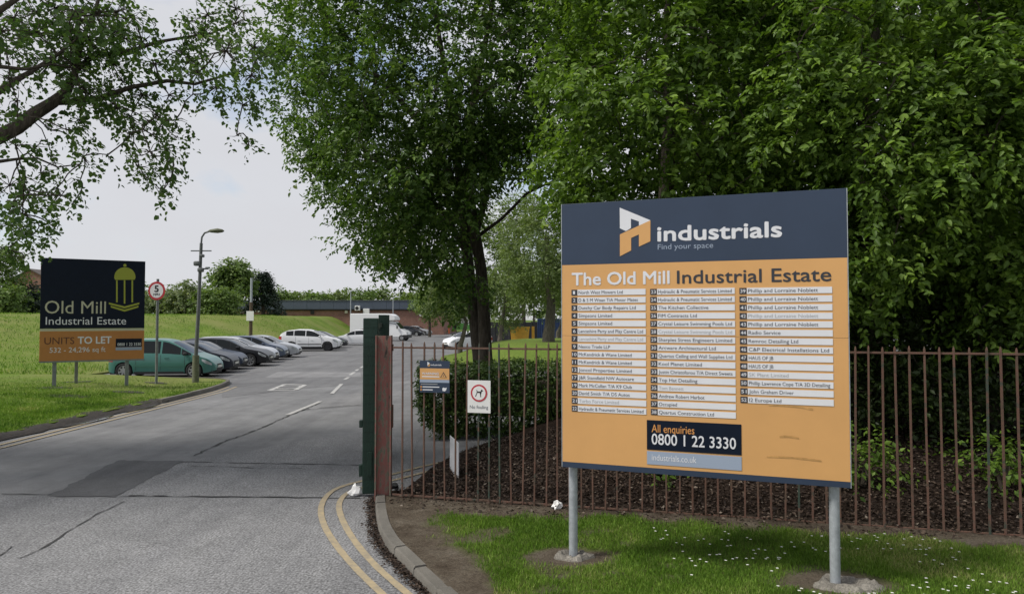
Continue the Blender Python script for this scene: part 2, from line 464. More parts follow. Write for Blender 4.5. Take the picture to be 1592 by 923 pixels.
def poly_sheet(name, pts, z, mat, kind='structure', parent=None):
    return_o = mk(name, [(p[0], p[1], z) for p in pts], [tuple(range(len(pts)))], mat, parent)
    if kind and parent is None: return_o['kind'] = kind
    return return_o
def resample(pts, step):
    pts = np.array(pts, float); seg = np.linalg.norm(np.diff(pts, axis=0), axis=1); s = np.r_[0, np.cumsum(seg)]
    n_ = max(2, int(round(s[-1] / step)) + 1); q = np.linspace(0, s[-1], n_)
    return np.stack([np.interp(q, s, pts[:, k]) for k in range(pts.shape[1])], -1)
def smooth_path(pts, it=3):
    p = np.array(pts, float)
    for _ in range(it):
        q = [p[0]]
        for a, b_ in zip(p[:-1], p[1:]): q += [a * .75 + b_ * .25, a * .25 + b_ * .75]
        q.append(p[-1]); p = np.array(q)
    return p
def offset_path(p, d):
    t_ = np.gradient(p[:, :2], axis=0); t_ /= np.linalg.norm(t_, axis=1, keepdims=True) + 1e-9
    q = p.copy(); q[:, 0] += -t_[:, 1] * d; q[:, 1] += t_[:, 0] * d
    return q
def strip(name, pts, width, z, mat, wob=0.0, kind='structure'):
    p = np.array(pts, float)[:, :2]
    w_ = width / 2 * (1 + wob * rng.randn(len(p)))
    a, b_ = offset_path(p, 1.0) - p, None
    L_ = p + a * w_[:, None]; R_ = p - a * w_[:, None]
    V = [(x, y, z) for x, y in L_] + [(x, y, z) for x, y in R_]
    n_ = len(p)
    o = mk(name, V, [(i, n_ + i, n_ + i + 1, i + 1) for i in range(n_ - 1)], mat)
    o['kind'] = kind
    return o
def sstep(x): x = np.clip(x, 0, 1); return x * x * (3 - 2 * x)

# value noise for terrain and masks
_perm = np.random.RandomState(3).rand(256, 256)
def vnoise(x, y, s=1.0):
    x = np.asarray(x, float) * s + 57.3; y = np.asarray(y, float) * s + 91.7
    xi, yi = np.floor(x).astype(int), np.floor(y).astype(int); fx, fy = sstep(x - xi), sstep(y - yi)
    g = lambda a, b_: _perm[a % 256, b_ % 256]
    return (g(xi, yi) * (1 - fx) * (1 - fy) + g(xi + 1, yi) * fx * (1 - fy) + g(xi, yi + 1) * (1 - fx) * fy + g(xi + 1, yi + 1) * fx * fy)
def fbm(x, y, s=1.0): return .5 * vnoise(x, y, s) + .3 * vnoise(x, y, s * 2.1) + .2 * vnoise(x, y, s * 4.7)

# ------------------------------------------------------------------ text
def text(s, parent, x0, z0, height, mat, y=-0.02, width=None, bold=0.0, name="lettering", x1=None, spacing=1.0):
    cu = bpy.data.curves.new("t", 'FONT')
    cu.body = s; cu.size = 1.0; cu.resolution_u = 3;  cu.space_character = spacing
    to = bpy.data.objects.new("t", cu); COL.objects.link(to)
    dg = bpy.context.evaluated_depsgraph_get()
    me = bpy.data.meshes.new_from_object(to.evaluated_get(dg))
    bpy.data.objects.remove(to); bpy.data.curves.remove(cu)
    n_ = len(me.vertices); co = np.zeros(n_ * 3); me.vertices.foreach_get("co", co); co = co.reshape(-1, 3)
    sc = height / 0.73
    mnx, mxx = co[:, 0].min(), co[:, 0].max()
    sx = sc if width is None else width / (mxx - mnx)
    if x1 is not None: sx = (x1 - x0) / (mxx - mnx)
    out = np.zeros_like(co)
    out[:, 0] = x0 + (co[:, 0] - mnx) * sx; out[:, 1] = y; out[:, 2] = z0 + co[:, 1] * sc
    me.vertices.foreach_set("co", out.ravel()); me.update()
    if bold > 0.005:                       # heavier strokes: the same letters laid over each other, a hair apart
        bmx = bmesh.new(); d_ = bold * sc
        for k_, (ax, az_) in enumerate(((0, 0), (1, .5), (-1, -.5), (.5, -1), (-.5, 1))):
            n0 = len(bmx.verts); bmx.from_mesh(me); bmx.verts.ensure_lookup_table()
            for v_ in bmx.verts[n0:]: v_.co += Vector((ax * d_, -k_ * .0003, az_ * d_))
        bmx.to_mesh(me); bmx.free()
    me.materials.clear(); me.materials.append(M[mat])
    me.name = name
    fx = sorted((min(me.vertices[i].co.x for i in f.vertices), max(me.vertices[i].co.x for i in f.vertices), f.index) for f in me.polygons)
    groups, mx = [[]], None
    for a_, b3, idx in fx:
        if mx is not None and a_ > mx + .2 * height: groups.append([])
        groups[-1].append(idx); mx = b3 if mx is None else max(mx, b3)
    if len(groups) == 1:
        o = bpy.data.objects.new(name, me); COL.objects.link(o); o.parent = parent
        return o
    for g in groups:                           # one piece for each word
        vi = sorted({i for f in g for i in me.polygons[f].vertices}); mpv = {a_: k_ for k_, a_ in enumerate(vi)}
        o = mk(name, [me.vertices[i].co for i in vi], [tuple(mpv[i] for i in me.polygons[f].vertices) for f in g], mat, parent)
    bpy.data.meshes.remove(me)
    return o
def plate(name, mat, parent, x0, x1, z0, z1, yf, th=0.003):
    return box(name, mat, parent, x0, x1, yf, yf + th, z0, z1)
def flat(name, mat, parent, pts, y):
    return mk(name, [(p[0], y, p[1]) for p in pts], [tuple(range(len(pts)))], mat, parent)

# ================================================================== SETTING
gp = [(-900, -900), (900, -900), (900, 1500), (-900, 1500)]
poly_sheet("ground", gp, -0.08, "grass_far")
poly_sheet("road", [(-60, -25), (60, -25), (60, 132), (-60, 132)], 0.0, "asphalt")
def gpoly(name, px, z, mat): return poly_sheet(name, [G(x, y)[:2] for x, y in px], z, mat)
# coarse chipped surfacing of the junction in front of the gates
fr = [(-40, -20), (40, -20), (40, 9.6)] + [(x, 9.72 + 0.04 * vnoise(x, 0, 1.3)) for x in np.arange(-1.6, -6.3, -0.35)]
fr += [(x, 9.85 + 0.12 * vnoise(x, 3, 1.0)) for x in np.arange(-6.4, -14, -0.6)] + [(-40, 10.0)]
poly_sheet("road_surfacing", fr, 0.004, "asphalt_chip")
e1 = smooth_path([G(182, 772)[:2], G(235, 742)[:2], G(285, 717)[:2], G(345, 707)[:2], G(385, 702)[:2], G(430, 691)[:2], G(500, 680)[:2], G(560, 671)[:2]], 1)
e1 = e1 + np.c_[rng.randn(len(e1)) * .015, rng.randn(len(e1)) * .05]
poly_sheet("road_surfacing", list(map(tuple, e1)) + [(-1.9, 14.4), (-1.55, 9.74)], 0.0045, "asphalt_chip")
pt = [G(76, 771)[:2], G(120, 748)[:2], G(184, 715)[:2], G(240, 717)[:2], G(286, 716)[:2], G(235, 743)[:2], G(181, 772)[:2]]
pt = resample(np.array(pt + [pt[0]]), .12)[:-1]; pt = [tuple(q) for q in pt + rng.randn(*pt.shape) * .02]
poly_sheet("road_patch", pt, 0.008, "asphalt_patch")
# darker surfacing of the car park beyond
cpk = [G(345, 618)[:2], G(400, 612)[:2], G(455, 605)[:2], G(520, 600)[:2], G(600, 594)[:2], G(690, 588)[:2], (3, 31), (30, 40), (40, 125), (-30, 125), (-24, 60), (-19, 29), (-11.5, 28)]
poly_sheet("car_park_surfacing", cpk, 0.005, "asphalt_carpark")
gpoly("road_patch", [(412, 587), (432, 578), (560, 579), (562, 586)], 0.009, "asphalt_pale")
gpoly("road_patch", [(462, 638), (500, 622), (562, 609), (562, 630)], 0.006, "asphalt_pale")
def seam(px, w_, name="road_seam"):
    p = resample([G(x, y)[:2] for x, y in px], 0.15); p = p + rng.randn(*p.shape) * 0.012
    strip(name, p, w_, 0.0115, "seam", 0.6)
seam([(200, 771), (300, 772), (430, 773), (562, 775)], 0.035)
seam([(0, 768), (80, 769)], 0.02)
seam([(285, 718), (380, 720), (500, 722), (562, 723)], 0.028)
seam([(290, 724), (400, 728), (470, 728)], 0.02)
seam([(300, 709), (345, 688), (400, 668), (440, 650), (500, 626)], 0.035)
seam([(462, 638), (510, 633), (562, 629)], 0.04)
seam([(0, 865), (20, 850)], 0.016); seam([(25, 872), (70, 850), (112, 822)], 0.016); seam([(112, 822), (150, 800), (195, 780)], 0.012)
# painted lines
def line(px, w_, mat, name, curve=True, step=0.12, z=0.013):
    p = np.array([G(x, y)[:2] for x, y in px])
    if curve: p = smooth_path(p, 3)
    strip(name, resample(p, step), w_, z, mat, 0.03)
line([(690, 718), (650, 727), (610, 738), (563, 748), (528, 757), (508, 769), (497, 790), (502, 815), (518, 843), (548, 880), (592, 923), (640, 965)], 0.075, "paint_yellow", "yellow_line")
line([(690, 727), (650, 737), (605, 749), (562, 758), (537, 767), (525, 784), (531, 808), (549, 840), (582, 880), (632, 923), (680, 960)], 0.075, "paint_yellow", "yellow_line")
for xo in (-9.95, -9.68):
    strip("yellow_line", resample([(xo - 1.2, 9.5), (xo - .25, 11.8), (xo, 13.5), (xo, 20.0), (xo - .02, 24.0), (xo - .25, 25.6)], .3), 0.085, 0.013, "paint_yellow", 0.05)
for a, b_ in (((447, 645), (498, 624)), ((516, 612), (531, 597)), ((536, 590), (542, 586.5)), ((544, 583), (551, 578.5)), ((553, 576.5), (557, 574)), ((560, 572), (565, 569.5))):
    line([a, b_], 0.13, "paint_white", "white_line", False)
# painted panel on the car park lane
sl = [(419, 607), (443, 597.5), (474, 598.5), (459, 606.5)]
cs = [np.array(G(*p)[:2]) for p in sl]
for i in range(4): strip("white_line", resample([cs[i], cs[(i + 1) % 4]], .2), 0.16, 0.013 + 0.0006 * i, "paint_white", 0.1)
cc = sum(cs) / 4
strip("white_line", np.array([cc + (.42 * math.cos(a), .55 * math.sin(a)) for a in np.linspace(0, 6.1, 22)]), 0.11, 0.0165, "paint_white", 0.1)
# bay lines of the car park (they run along the cars)
HEAD = R(6)
hd = np.array([math.cos(HEAD), math.sin(HEAD)])
for Yb, nose in ((28.95, -11.2), (31.15, -11.45), (33.45, -11.6), (35.75, -11.5), (38.1, -11.8), (40.6, -12.0), (43.1, -12.3), (46.0, -12.5), (52.4, -12.2), (55.2, -12.6), (58, -12.8)):
    p1 = np.array([nose, Yb]); strip("bay_line", np.array([p1 - hd * 5.4, p1]), 0.1, 0.0135, "paint_white")

# ---- left: grass verge running up into a bank
def left_edge(Y):
    Y = np.asarray(Y, float)
    a = np.interp(Y, [9, 10.2, 11.2, 12.5, 20, 23.6, 25.5, 26.9, 27.7, 28.15], [-15.5, -12.6, -11.2, -10.5, -10.28, -10.28, -10.45, -10.8, -11.3, -12.3])
    b2 = np.interp(Y, [28.2, 60, 108], [-17.9, -19.6, -22.3])
    return np.where(Y < 28.18, a, b2)
def left_h(X, Y):
    d = left_edge(Y) - X
    rise = sstep((d - 0.3) / np.interp(Y, [28, 55, 80, 108], [30, 20, 9, 6])) * sstep((np.asarray(Y) - 27) / 22)
    near = 0.16 * sstep((d - 0.3) / 4) * (np.asarray(Y) < 200)
    return 0.10 + 2.75 * rise + near * (1 - rise) + 0.05 * (fbm(X, Y, .5) - .5)
Ys = np.r_[np.linspace(9, 28.15, 56), np.linspace(28.2, 110, 70)]
ts = np.r_[0, 0.004, np.linspace(0.01, 1, 54) ** 1.6]
V, Fc = [], []
for Y in Ys:
    e = float(left_edge(Y))
    V.append((e, Y, -0.04))
    for t_ in ts:
        X = e + (-100 - e) * t_
        V.append((X, Y, float(left_h(X, Y))))
nc = len(ts) + 1
for i in range(len(Ys) - 1):
    for j in range(nc - 1):
        Fc.append((i * nc + j, (i + 1) * nc + j, (i + 1) * nc + j + 1, i * nc + j + 1))
o = mk("grass_bank", V, Fc, "grass_bank", smooth=True, sharp=60); o['kind'] = 'structure'
# kerb round the tip of the left verge
def kerb_run(name, path, width, h, mat, stone, side=1):
    p = resample(path, 0.06); L_ = np.r_[0, np.cumsum(np.linalg.norm(np.diff(p[:, :2], axis=0), axis=1))]
    root = None; s0 = 0.0; k = 0
    outp = offset_path(p, width * side)
    while s0 < L_[-1] - 0.1:
        s1 = min(s0 + stone, L_[-1])
        q = np.linspace(s0 + .006, s1 - .006, 6)
        A = np.stack([np.interp(q, L_, p[:, 0]), np.interp(q, L_, p[:, 1])], -1)
        B = np.stack([np.interp(q, L_, outp[:, 0]), np.interp(q, L_, outp[:, 1])], -1)
        hz = h + rng.randn() * .006; V = []; bv = 0.02
        for a, b3 in zip(A, B):
            u = (b3 - a); u = u / np.linalg.norm(u)
            V += [(a[0], a[1], -.05), (a[0] + u[0] * .004, a[1] + u[1] * .004, hz - bv), (a[0] + u[0] * bv, a[1] + u[1] * bv, hz), (b3[0], b3[1], hz), (b3[0], b3[1], -.05)]
        Fc = []
        for i in range(5):
            for j in range(4): Fc.append((i * 5 + j, (i + 1) * 5 + j, (i + 1) * 5 + j + 1, i * 5 + j + 1))
        Fc += [(0, 1, 2, 3, 4), (25 + 4, 25 + 3, 25 + 2, 25 + 1, 25)]
        o = mk("kerb_stone" if root is not None else name, V, Fc, mat, root, smooth=True, sharp=50)
        if root is None: root = o; o['kind'] = 'structure'
        s0 = s1; k += 1
    return root
lk = [(float(left_edge(Y)) + .13, Y) for Y in (20.6, 22, 23.6, 24.6, 25.5, 26.3, 26.9)] + [(-11.1, 27.75), (-11.8, 28.22), (-13, 28.34), (-15, 28.36), (-17.8, 28.36)]
kerb_run("kerb", smooth_path(lk, 2), 0.13, 0.13, "concrete_kerb", 0.95, side=1)
# muddy gutter with puddles in front of the sunken part of the verge
mp_ = resample([(-10.28, 12.5), (-10.22, 16), (-10.2, 19), (-10.2, 21)], .35)
L_ = mp_ + np.c_[rng.rand(len(mp_)) * .12, np.zeros(len(mp_))]; R_ = mp_ - np.c_[.18 + rng.rand(len(mp_)) * .42, np.zeros(len(mp_))]
nM = len(mp_); zz = lambda p: 0.02 if p[0] > -10.3 else float(left_h(p[0], p[1])) + .006
V = [(p[0], p[1], 0.02) for p in L_] + [(p[0] + (q[0] - p[0]) * .35, p[1], (.07 if p[0] + (q[0] - p[0]) * .35 > -10.3 else zz((p[0] + (q[0] - p[0]) * .35, p[1])) + .004)) for p, q in zip(L_, R_)] + [(p[0], p[1], zz(p)) for p in R_]
o = mk("mud_strip", V, [(i + k * nM, i + 1 + k * nM, i + 1 + (k + 1) * nM, i + (k + 1) * nM) for i in range(nM - 1) for k in (0, 1)], "mud", smooth=True); o['kind'] = 'structure'
for (cx, cy, rx, ry) in ((-10.12, 17.0, .2, 1.0), (-10.1, 19.4, .17, .8)):
    poly_sheet("puddle", [(cx + rx * math.cos(a) * (.8 + .35 * vnoise(math.cos(a) + cx, math.sin(a) + cy, 2)), cy + ry * math.sin(a)) for a in np.linspace(0, 6.28, 22)[:-1]], 0.026, "puddle")

# ---- right: kerb, trodden verge, mulch behind the railings
FA = np.array([-1.60, 9.42]); FB = np.array([5.24, 7.68])
fdir = (FB - FA) / np.linalg.norm(FB - FA); FANG = math.atan2(fdir[1], fdir[0])
def fence_d(X, Y): return (X - FA[0]) * -fdir[1] + (Y - FA[1]) * fdir[0]       # >0 behind the railings
kpx = [(584, 763), (583, 775), (584, 790), (588, 815), (603, 843), (621, 858), (638, 876), (665, 902), (684, 921), (715, 950), (760, 990)]
kw = np.array([G(x, y, .11)[:2] for x, y in kpx])
kw = smooth_path(kw, 2)
kerb_run("kerb", kw, 0.125, 0.115, "concrete_kerb", 0.62, side=1)
kin = offset_path(resample(kw, .1), 0.12)
def verge_edge(Y):                           # left edge of the verge as X(Y)
    ys = np.r_[kin[::-1, 1], [9.75, 10.2, 11.2, 12.2, 13.6, 14.2]]
    xs = np.r_[kin[::-1, 0], [-1.5, -1.42, -1.28, -1.05, -.45, .4]]
    return np.interp(Y, ys, xs)
gpx = [(672, 812), (705, 799), (780, 797), (880, 799), (1000, 806), (1200, 822), (1400, 838), (1592, 852), (1900, 880), (1900, 1300), (900, 1000), (800, 923), (765, 890), (720, 862), (690, 840)]
gw = np.array([G(x, y, .12)[:2] for x, y in gpx])
def in_poly(P, poly):
    x, y = P[:, 0], P[:, 1]; c_ = np.zeros(len(P), bool); j = len(poly) - 1
    for i in range(len(poly)):
        xi, yi = poly[i]; xj, yj = poly[j]
        c_ ^= ((yi > y) != (yj > y)) & (x < (xj - xi) * (y - yi) / (yj - yi + 1e-12) + xi); j = i
    return c_
def poly_dist(P, poly):
    d = np.full(len(P), 1e9)
    for i in range(len(poly)):
        a = poly[i]; b3 = poly[(i + 1) % len(poly)]; ab = b3 - a
        t_ = np.clip(((P - a) @ ab) / (ab @ ab), 0, 1)
        d = np.minimum(d, np.linalg.norm(P - a - t_[:, None] * ab, axis=1))
    return np.where(in_poly(P, poly), d, -d)
BSL = G(889, 868, .1)[:2]; BSR = G(1299, 900, .17)[:2]       # feet of the big sign
def turf(P):
    d = poly_dist(P, gw) + .75 * (fbm(P[:, 0], P[:, 1], 2.2) - .5)
    m_ = sstep((d + .10) / .30) * (1 - .75 * sstep((fbm(P[:, 0] + 9, P[:, 1] + 4, 1.9) - .60) / .10))
    for c_, r_ in ((BSL, .38), (BSR, .42)):
        q = np.sqrt(((P - c_) ** 2 * [0.55, 1.6]).sum(1)) + .18 * (fbm(P[:, 0], P[:, 1], 3) - .5)
        m_ = m_ * sstep((q - r_ * .75) / .12)
    return m_
def verge_h(X, Y):
    X = np.asarray(X, float); Y = np.asarray(Y, float)
    fd = fence_d(X, Y)
    return .105 + .03 * sstep((X + 1) / 4) + .02 * (fbm(X, Y, 1.7) - .5) + .50 * sstep((fd - .1) / 3.2) * sstep((X + 0.6) / 2.5)
Ys = np.r_[np.linspace(3.2, 11, 80), np.linspace(11.2, 30, 34)]
ts = np.linspace(0, 1, 90) ** 1.5
V, Fc, T = [], [], []
for Y in Ys:
    e = float(verge_edge(Y)) if Y < 14.2 else .4 + (Y - 14.2) * .22
    V.append((e, Y, -.03)); T.append(0)
    Xs = e + (32 - e) * ts
    hz = verge_h(Xs, np.full_like(Xs, Y)); tf = turf(np.c_[Xs, np.full_like(Xs, Y)])
    for X, z_, q in zip(Xs, hz, tf): V.append((X, Y, z_)); T.append(q)
nc = len(ts) + 1
for i in range(len(Ys) - 1):
    for j in range(nc - 1): Fc.append((i * nc + j, (i + 1) * nc + j, (i + 1) * nc + j + 1, i * nc + j + 1))
verge = mk("grass_verge", V, Fc, "verge_soil", smooth=True, sharp=70); verge['kind'] = 'structure'
a_ = verge.data.attributes.new("turf", 'FLOAT', 'POINT'); a_.data.foreach_set("value", np.array(T, np.float32))
va_ = np.array(V); mu = sstep((fence_d(va_[:, 0], va_[:, 1]) + .22 + .5 * (fbm(va_[:, 0], va_[:, 1], 2.5) - .5)) / .5)
a_ = verge.data.attributes.new("mulch", 'FLOAT', 'POINT'); a_.data.foreach_set("value", mu.astype(np.float32))

# ---- grass island inside the estate
def isl_h(X, Y):
    q = ((X - 4.6) / 9.0) ** 2 + ((Y - 44.5) / 11.5) ** 2
    return .1 + 1.0 * sstep((1 - q) / .75)
V, Fc = [], []
nr, na = 16, 56
for i in range(nr + 1):
    rr = (i / nr) ** .7
    for k in range(na):
        a = 2 * math.pi * k / na
        X, Y = 4.6 + 9 * rr * math.cos(a), 44.5 + 11.5 * rr * math.sin(a)
        V.append((X, Y, isl_h(X, Y) + .04 * (fbm(X, Y, .8) - .5)))
for k in range(na):
    a = 2 * math.pi * k / na; V.append((4.6 + 9 * math.cos(a), 44.5 + 11.5 * math.sin(a), -.04))
for i in range(nr + 1):
    for k in range(na): Fc.append((i * na + k, i * na + (k + 1) % na, (i + 1) * na + (k + 1) % na, (i + 1) * na + k))
o = mk("grass_island", V, Fc, "grass_island", smooth=True, sharp=60); o['kind'] = 'structure'
poly_sheet("path", [(-3.0, 57.5), (14, 57.5), (14, 61), (-3.0, 61)], 0.012, "gravel_pale")

# ================================================================== foliage tools
def nrm(a): return a / (np.linalg.norm(a, axis=-1, keepdims=True) + 1e-9)
def build_leaves(name, P, D, N, Ln, rnd, mat, parent, origin, six=False, wr=0.55):
    n_ = len(P); S = nrm(np.cross(D, N)); N = np.cross(S, D)
    Ln = Ln[:, None]; w_ = Ln * wr / 2
    if six:
        tmpl = [(0, 0, 0), (.30, 1, .10), (.68, .72, .08), (1, 0, -.10), (.68, -.72, .08), (.30, -1, .10)]; faces = np.array([[0, 1, 2, 3], [0, 3, 4, 5]])
    else:
        tmpl = [(0, 0, 0), (.45, 1, .08), (1, 0, -.06), (.45, -1, .08)]; faces = np.array([[0, 1, 2], [0, 2, 3]])
    k = len(tmpl); V = np.zeros((n_, k, 3))
    for i, (a, b3, c_) in enumerate(tmpl): V[:, i] = P + D * Ln * a + S * w_ * b3 + N * Ln * c_
    V = V.reshape(-1, 3) - np.asarray(origin)
    fv = faces.shape[1]; Fi = (np.arange(n_)[:, None, None] * k + faces[None]).reshape(-1)
    nf = n_ * len(faces)
    me = bpy.data.meshes.new(name)
    me.vertices.add(len(V)); me.vertices.foreach_set("co", V.astype(np.float32).ravel())
    me.loops.add(nf * fv); me.loops.foreach_set("vertex_index", Fi.astype(np.int32))
    me.polygons.add(nf); me.polygons.foreach_set("loop_start", (np.arange(nf) * fv).astype(np.int32))
    me.update(calc_edges=True)
    at_ = me.attributes.new("rnd", 'FLOAT', 'FACE'); at_.data.foreach_set("value", np.repeat(rnd, len(faces)).astype(np.float32))
    me.materials.append(M[mat])
    o = bpy.data.objects.new(name, me); COL.objects.link(o)
    if parent is not None: o.parent = parent
    o['kind'] = 'stuff'
    return o
def sprays(C, outw, nleaf, twig, leaf, droop=.35, rs=rng, flatness=.75):
    n_ = len(C)
    d = nrm(outw * .6 + rs.randn(n_, 3) * .55 + np.array([0, 0, -droop]))
    up = np.array([0, 0, 1.0]); ct = rs.rand(n_)
    P, D, N, Q = [], [], [], []
    Lt = twig * (.6 + .7 * rs.rand(n_))
    s = nrm(np.cross(d, up + rs.randn(n_, 3) * .25))
    for k in range(nleaf):
        t_ = (k + .3 + .6 * rs.rand(n_)) / nleaf
        p = C + d * (t_ * Lt)[:, None]; p[:, 2] -= droop * .5 * t_ ** 2 * Lt
        sg = 1 if k % 2 else -1
        ld = nrm(d * .5 + s * sg * .85 + rs.randn(n_, 3) * .35 + np.array([0, 0, -.3]))
        ln = nrm(up * flatness + outw * .55 + rs.randn(n_, 3) * .5)
        P.append(p + rs.randn(n_, 3) * leaf * .25); D.append(ld); N.append(ln); Q.append(np.clip(.55 * ct + .45 * rs.rand(n_), 0, 1))
    P, D, N, Q = map(np.concatenate, (P, D, N, Q))
    return P, D, N, leaf * (.45 + .95 * rs.rand(len(P))), Q
def limb(a, b3, bend=.12, n_=6, rs=rng):
    a, b3 = np.array(a, float), np.array(b3, float); L_ = np.linalg.norm(b3 - a); o_ = rs.randn(3) * bend * L_; o_[2] += .10 * L_
    return [a + (b3 - a) * t_ + o_ * math.sin(math.pi * t_) * (1 - .3 * t_) + rs.randn(3) * L_ * .012 * (0 < t_ < 1) for t_ in np.linspace(0, 1, n_)]
def tree(name, label, base, trunks, clusters, mat, barkmat="bark_dark", spc=26, nleaf=9, twig=.5, leaf=.1, droop=.35, six=False, center=None, group=None, cat="tree", seg=9, rs=None, crown_rad=.9, twigs=False, wr=.55):
    """trunks: list of (points, radii) in world space; clusters: array of (x, y, z, radius)."""
    rs = rs or np.random.RandomState(int(abs(base[0] * 131 + base[1] * 17)) % 9999 + 1)
    base = np.array(base, float); root = empty(name, base, 0, label, cat, group)
    tb = MB()
    allp = []; allr = []
    for pts, rad in trunks:
        pts = [np.array(p, float) for p in pts]
        tb.tube([p - base for p in pts], rad, seg)
        q = resample(np.c_[np.array(pts), np.array(rad)], .4); allp.append(q[:, :3]); allr.append(q[:, 3])
    allp = np.concatenate(allp); allr = np.concatenate(allr)
    cl = np.array(clusters, float)
    if center is None: center = cl[:, :3].mean(0) - np.array([0, 0, .15 * np.ptp(cl[:, 2])])
    bb = tb; order = np.argsort(np.linalg.norm(cl[:, :3] - allp[-1], axis=1)); nodes = allp.copy(); nrad = allr.copy()
    for i in order:
        c_ = cl[i, :3]; below = nodes[:, 2] < c_[2] + .6
        dd = np.linalg.norm(nodes - c_, axis=1) + np.where(below, 0, 4) + 1.2 * (nodes[:, 2] < np.percentile(allp[:, 2], 35))
        j = int(np.argmin(dd)); r0 = max(min(nrad[j] * .7, .02 + .016 * np.linalg.norm(nodes[j] - c_)), .012)
        pth = limb(nodes[j], c_, .1, 6, rs); rr = np.linspace(r0, .008, 6)
        bb.tube([p - base for p in pth], rr, 5)
        nodes = np.concatenate([nodes, np.array(pth[2:])]); nrad = np.concatenate([nrad, rr[2:]])
    bb.build("trunk", barkmat, root)
    n_ = np.maximum(1, (spc * (cl[:, 3] / crown_rad) ** 2).astype(int))
    C = np.repeat(cl[:, :3], n_, 0); rr = np.repeat(cl[:, 3], n_)
    off = nrm(rs.randn(len(C), 3)) * (rr * rs.rand(len(C)) ** .45)[:, None] * np.array([1, 1, .75])
    outw = nrm(.6 * nrm(C + off - center) + .6 * nrm(off))
    C = C + off
    P, D, N, Ln, Q = sprays(C, outw, nleaf, twig, leaf, droop, rs)
    build_leaves("crown", P, D, N, Ln, Q, mat, root, base, six, wr)
    if twigs:
        tw = MB()
        for i in range(0, len(C)):
            cc_ = np.repeat(cl[:, :3], n_, 0)[i]
            tw.tube([cc_ - base, (cc_ + C[i]) / 2 - base + rs.randn(3) * .03, C[i] - base], [.008, .006, .003], 3)
        tw.build("twigs", barkmat, root)['kind'] = 'stuff'
    return root
def ell_clusters(c_, r_, n_, rad, rs, shell=.55, poly=None, zmin=None):
    out = []
    c_ = np.array(c_, float); r_ = np.array(r_, float)
    while len(out) < n_:
        u = nrm(rs.randn(3)) * (shell + (1 - shell) * rs.rand()) ** .8
        p = c_ + u * r_
        if zmin is not None and p[2] < zmin: continue
        if poly is not None and not in_poly(project(p[None]), poly)[0]:
            if not hasattr(rs, 'miss'): pass
            miss[0] += 1
            if miss[0] > 60000: break
            continue
        out.append((*p, rad * (.7 + .6 * rs.rand())))
    return np.array(out)
miss = [0]

# ================================================================== BIG ESTATE SIGN
class Board:                                      # a board standing in the plane through two ground points
    def __init__(s, A, B, z0=0.0):
        s.A = np.array(A, float); s.B = np.array(B, float); s.W = np.linalg.norm(s.B - s.A)
        s.e = (s.B - s.A) / s.W; s.ang = math.atan2(s.e[1], s.e[0]); s.nv = np.array([-s.e[1], s.e[0]]); s.z0 = z0
    def uv(s, px, py):                            # where a pixel's ray meets the board
        d = ray(px, py); t_ = (s.A @ s.nv) / (d[:2] @ s.nv); p = C0 + d * t_
        return float((p[:2] - s.A) @ s.e), float(p[2] - s.z0)
bs = Board(at(874.5, 500, 6.93)[:2], at(1318.5, 500, 6.06)[:2])
root = empty("estate_sign", (bs.A[0], bs.A[1], 0), bs.ang, "large square orange and navy tenant directory board on two grey posts, right foreground", "sign")
zt = (bs.uv(873, 318)[1] + bs.uv(1315, 293)[1]) / 2
zh = (bs.uv(874, 411)[1] + bs.uv(1316, 402)[1]) / 2
zf = (bs.uv(876, 716)[1] + bs.uv(1321, 749)[1]) / 2
zb = (bs.uv(876, 725)[1] + bs.uv(1322, 758)[1]) / 2
zj = (bs.uv(875, 521)[1] + bs.uv(1318, 526)[1]) / 2
W = bs.W
box("header_panel", "navy", root, 0, W, -.012, .012, zh, zt, .002)
box("upper_panel", "orange", root, 0, W, -.012, .012, zj + .0012, zh - .0006, .001)
box("lower_panel", "orange", root, 0, W, -.012, .012, zf, zj - .0012, .001)
box("footer_panel", "navy", root, 0, W, -.012, .012, zb, zf - .0006, .001)
box("edge_trim", "galv", root, W + .001, W + .007, -.014, .016, zb, zt); box("edge_trim", "galv", root, -.007, -.001, -.014, .016, zb, zt)
for zz_ in (zb + .35, (zb + zt) / 2, zt - .3): box("back_rail", "galv", root, .03, W - .03, .014, .055, zz_ - .03, zz_ + .03, .004)
YF = -.0145                                        # print sits just proud of the panel
def U(px, py): return bs.uv(px, py)
for pxb, pyb, zg in ((887, 868, .1), (1299, 900, .15)):
    u = U(pxb, 800 if pxb < 1000 else 820)[0]
    tube("post", "galv", root, [(u, .10, zg - .35), (u, .10, zg + .6), (u, .10, zt - .12)], [.043] * 3, 18)
    box("clamp", "galv_dark", root, u - .055, u + .055, .052, .10, (zb + zt) / 2 - .025, (zb + zt) / 2 + .025, .004)
# logo mark
def lp(p): return [bs.uv(950 + x / 5.49, 310 + y / 5.49) for x, y in p]
def polyprint(name, mat, par, p, y=YF): return flat(name, mat, par, lp(p), y)
polyprint("logo_white", "sign_white", root, [(76, 72), (338, 180), (240, 225), (240, 190), (172, 166), (172, 246), (130, 272), (78, 248)])
polyprint("logo_orange", "orange", root, [(338, 180), (338, 358), (240, 404), (240, 300), (174, 330), (174, 436), (78, 486), (78, 300)], YF - .001)
u0, v0 = U(1023, 373); u1 = U(1215, 368)[0]
text("industrials", root, u0, (v0 + U(1213, 370)[1]) / 2 , .142, "sign_white", YF, x1=u1, bold=.028)
u0, v0 = U(1023, 388); u1 = U(1109, 388)[0]
text("Find your space", root, u0, v0, .052, "pale_blue", YF, x1=u1, bold=.004)
u0, v0 = U(890, 441); u1 = U(1041, 440)[0]
vt = (U(890, 443)[1] + U(1290, 437)[1]) / 2
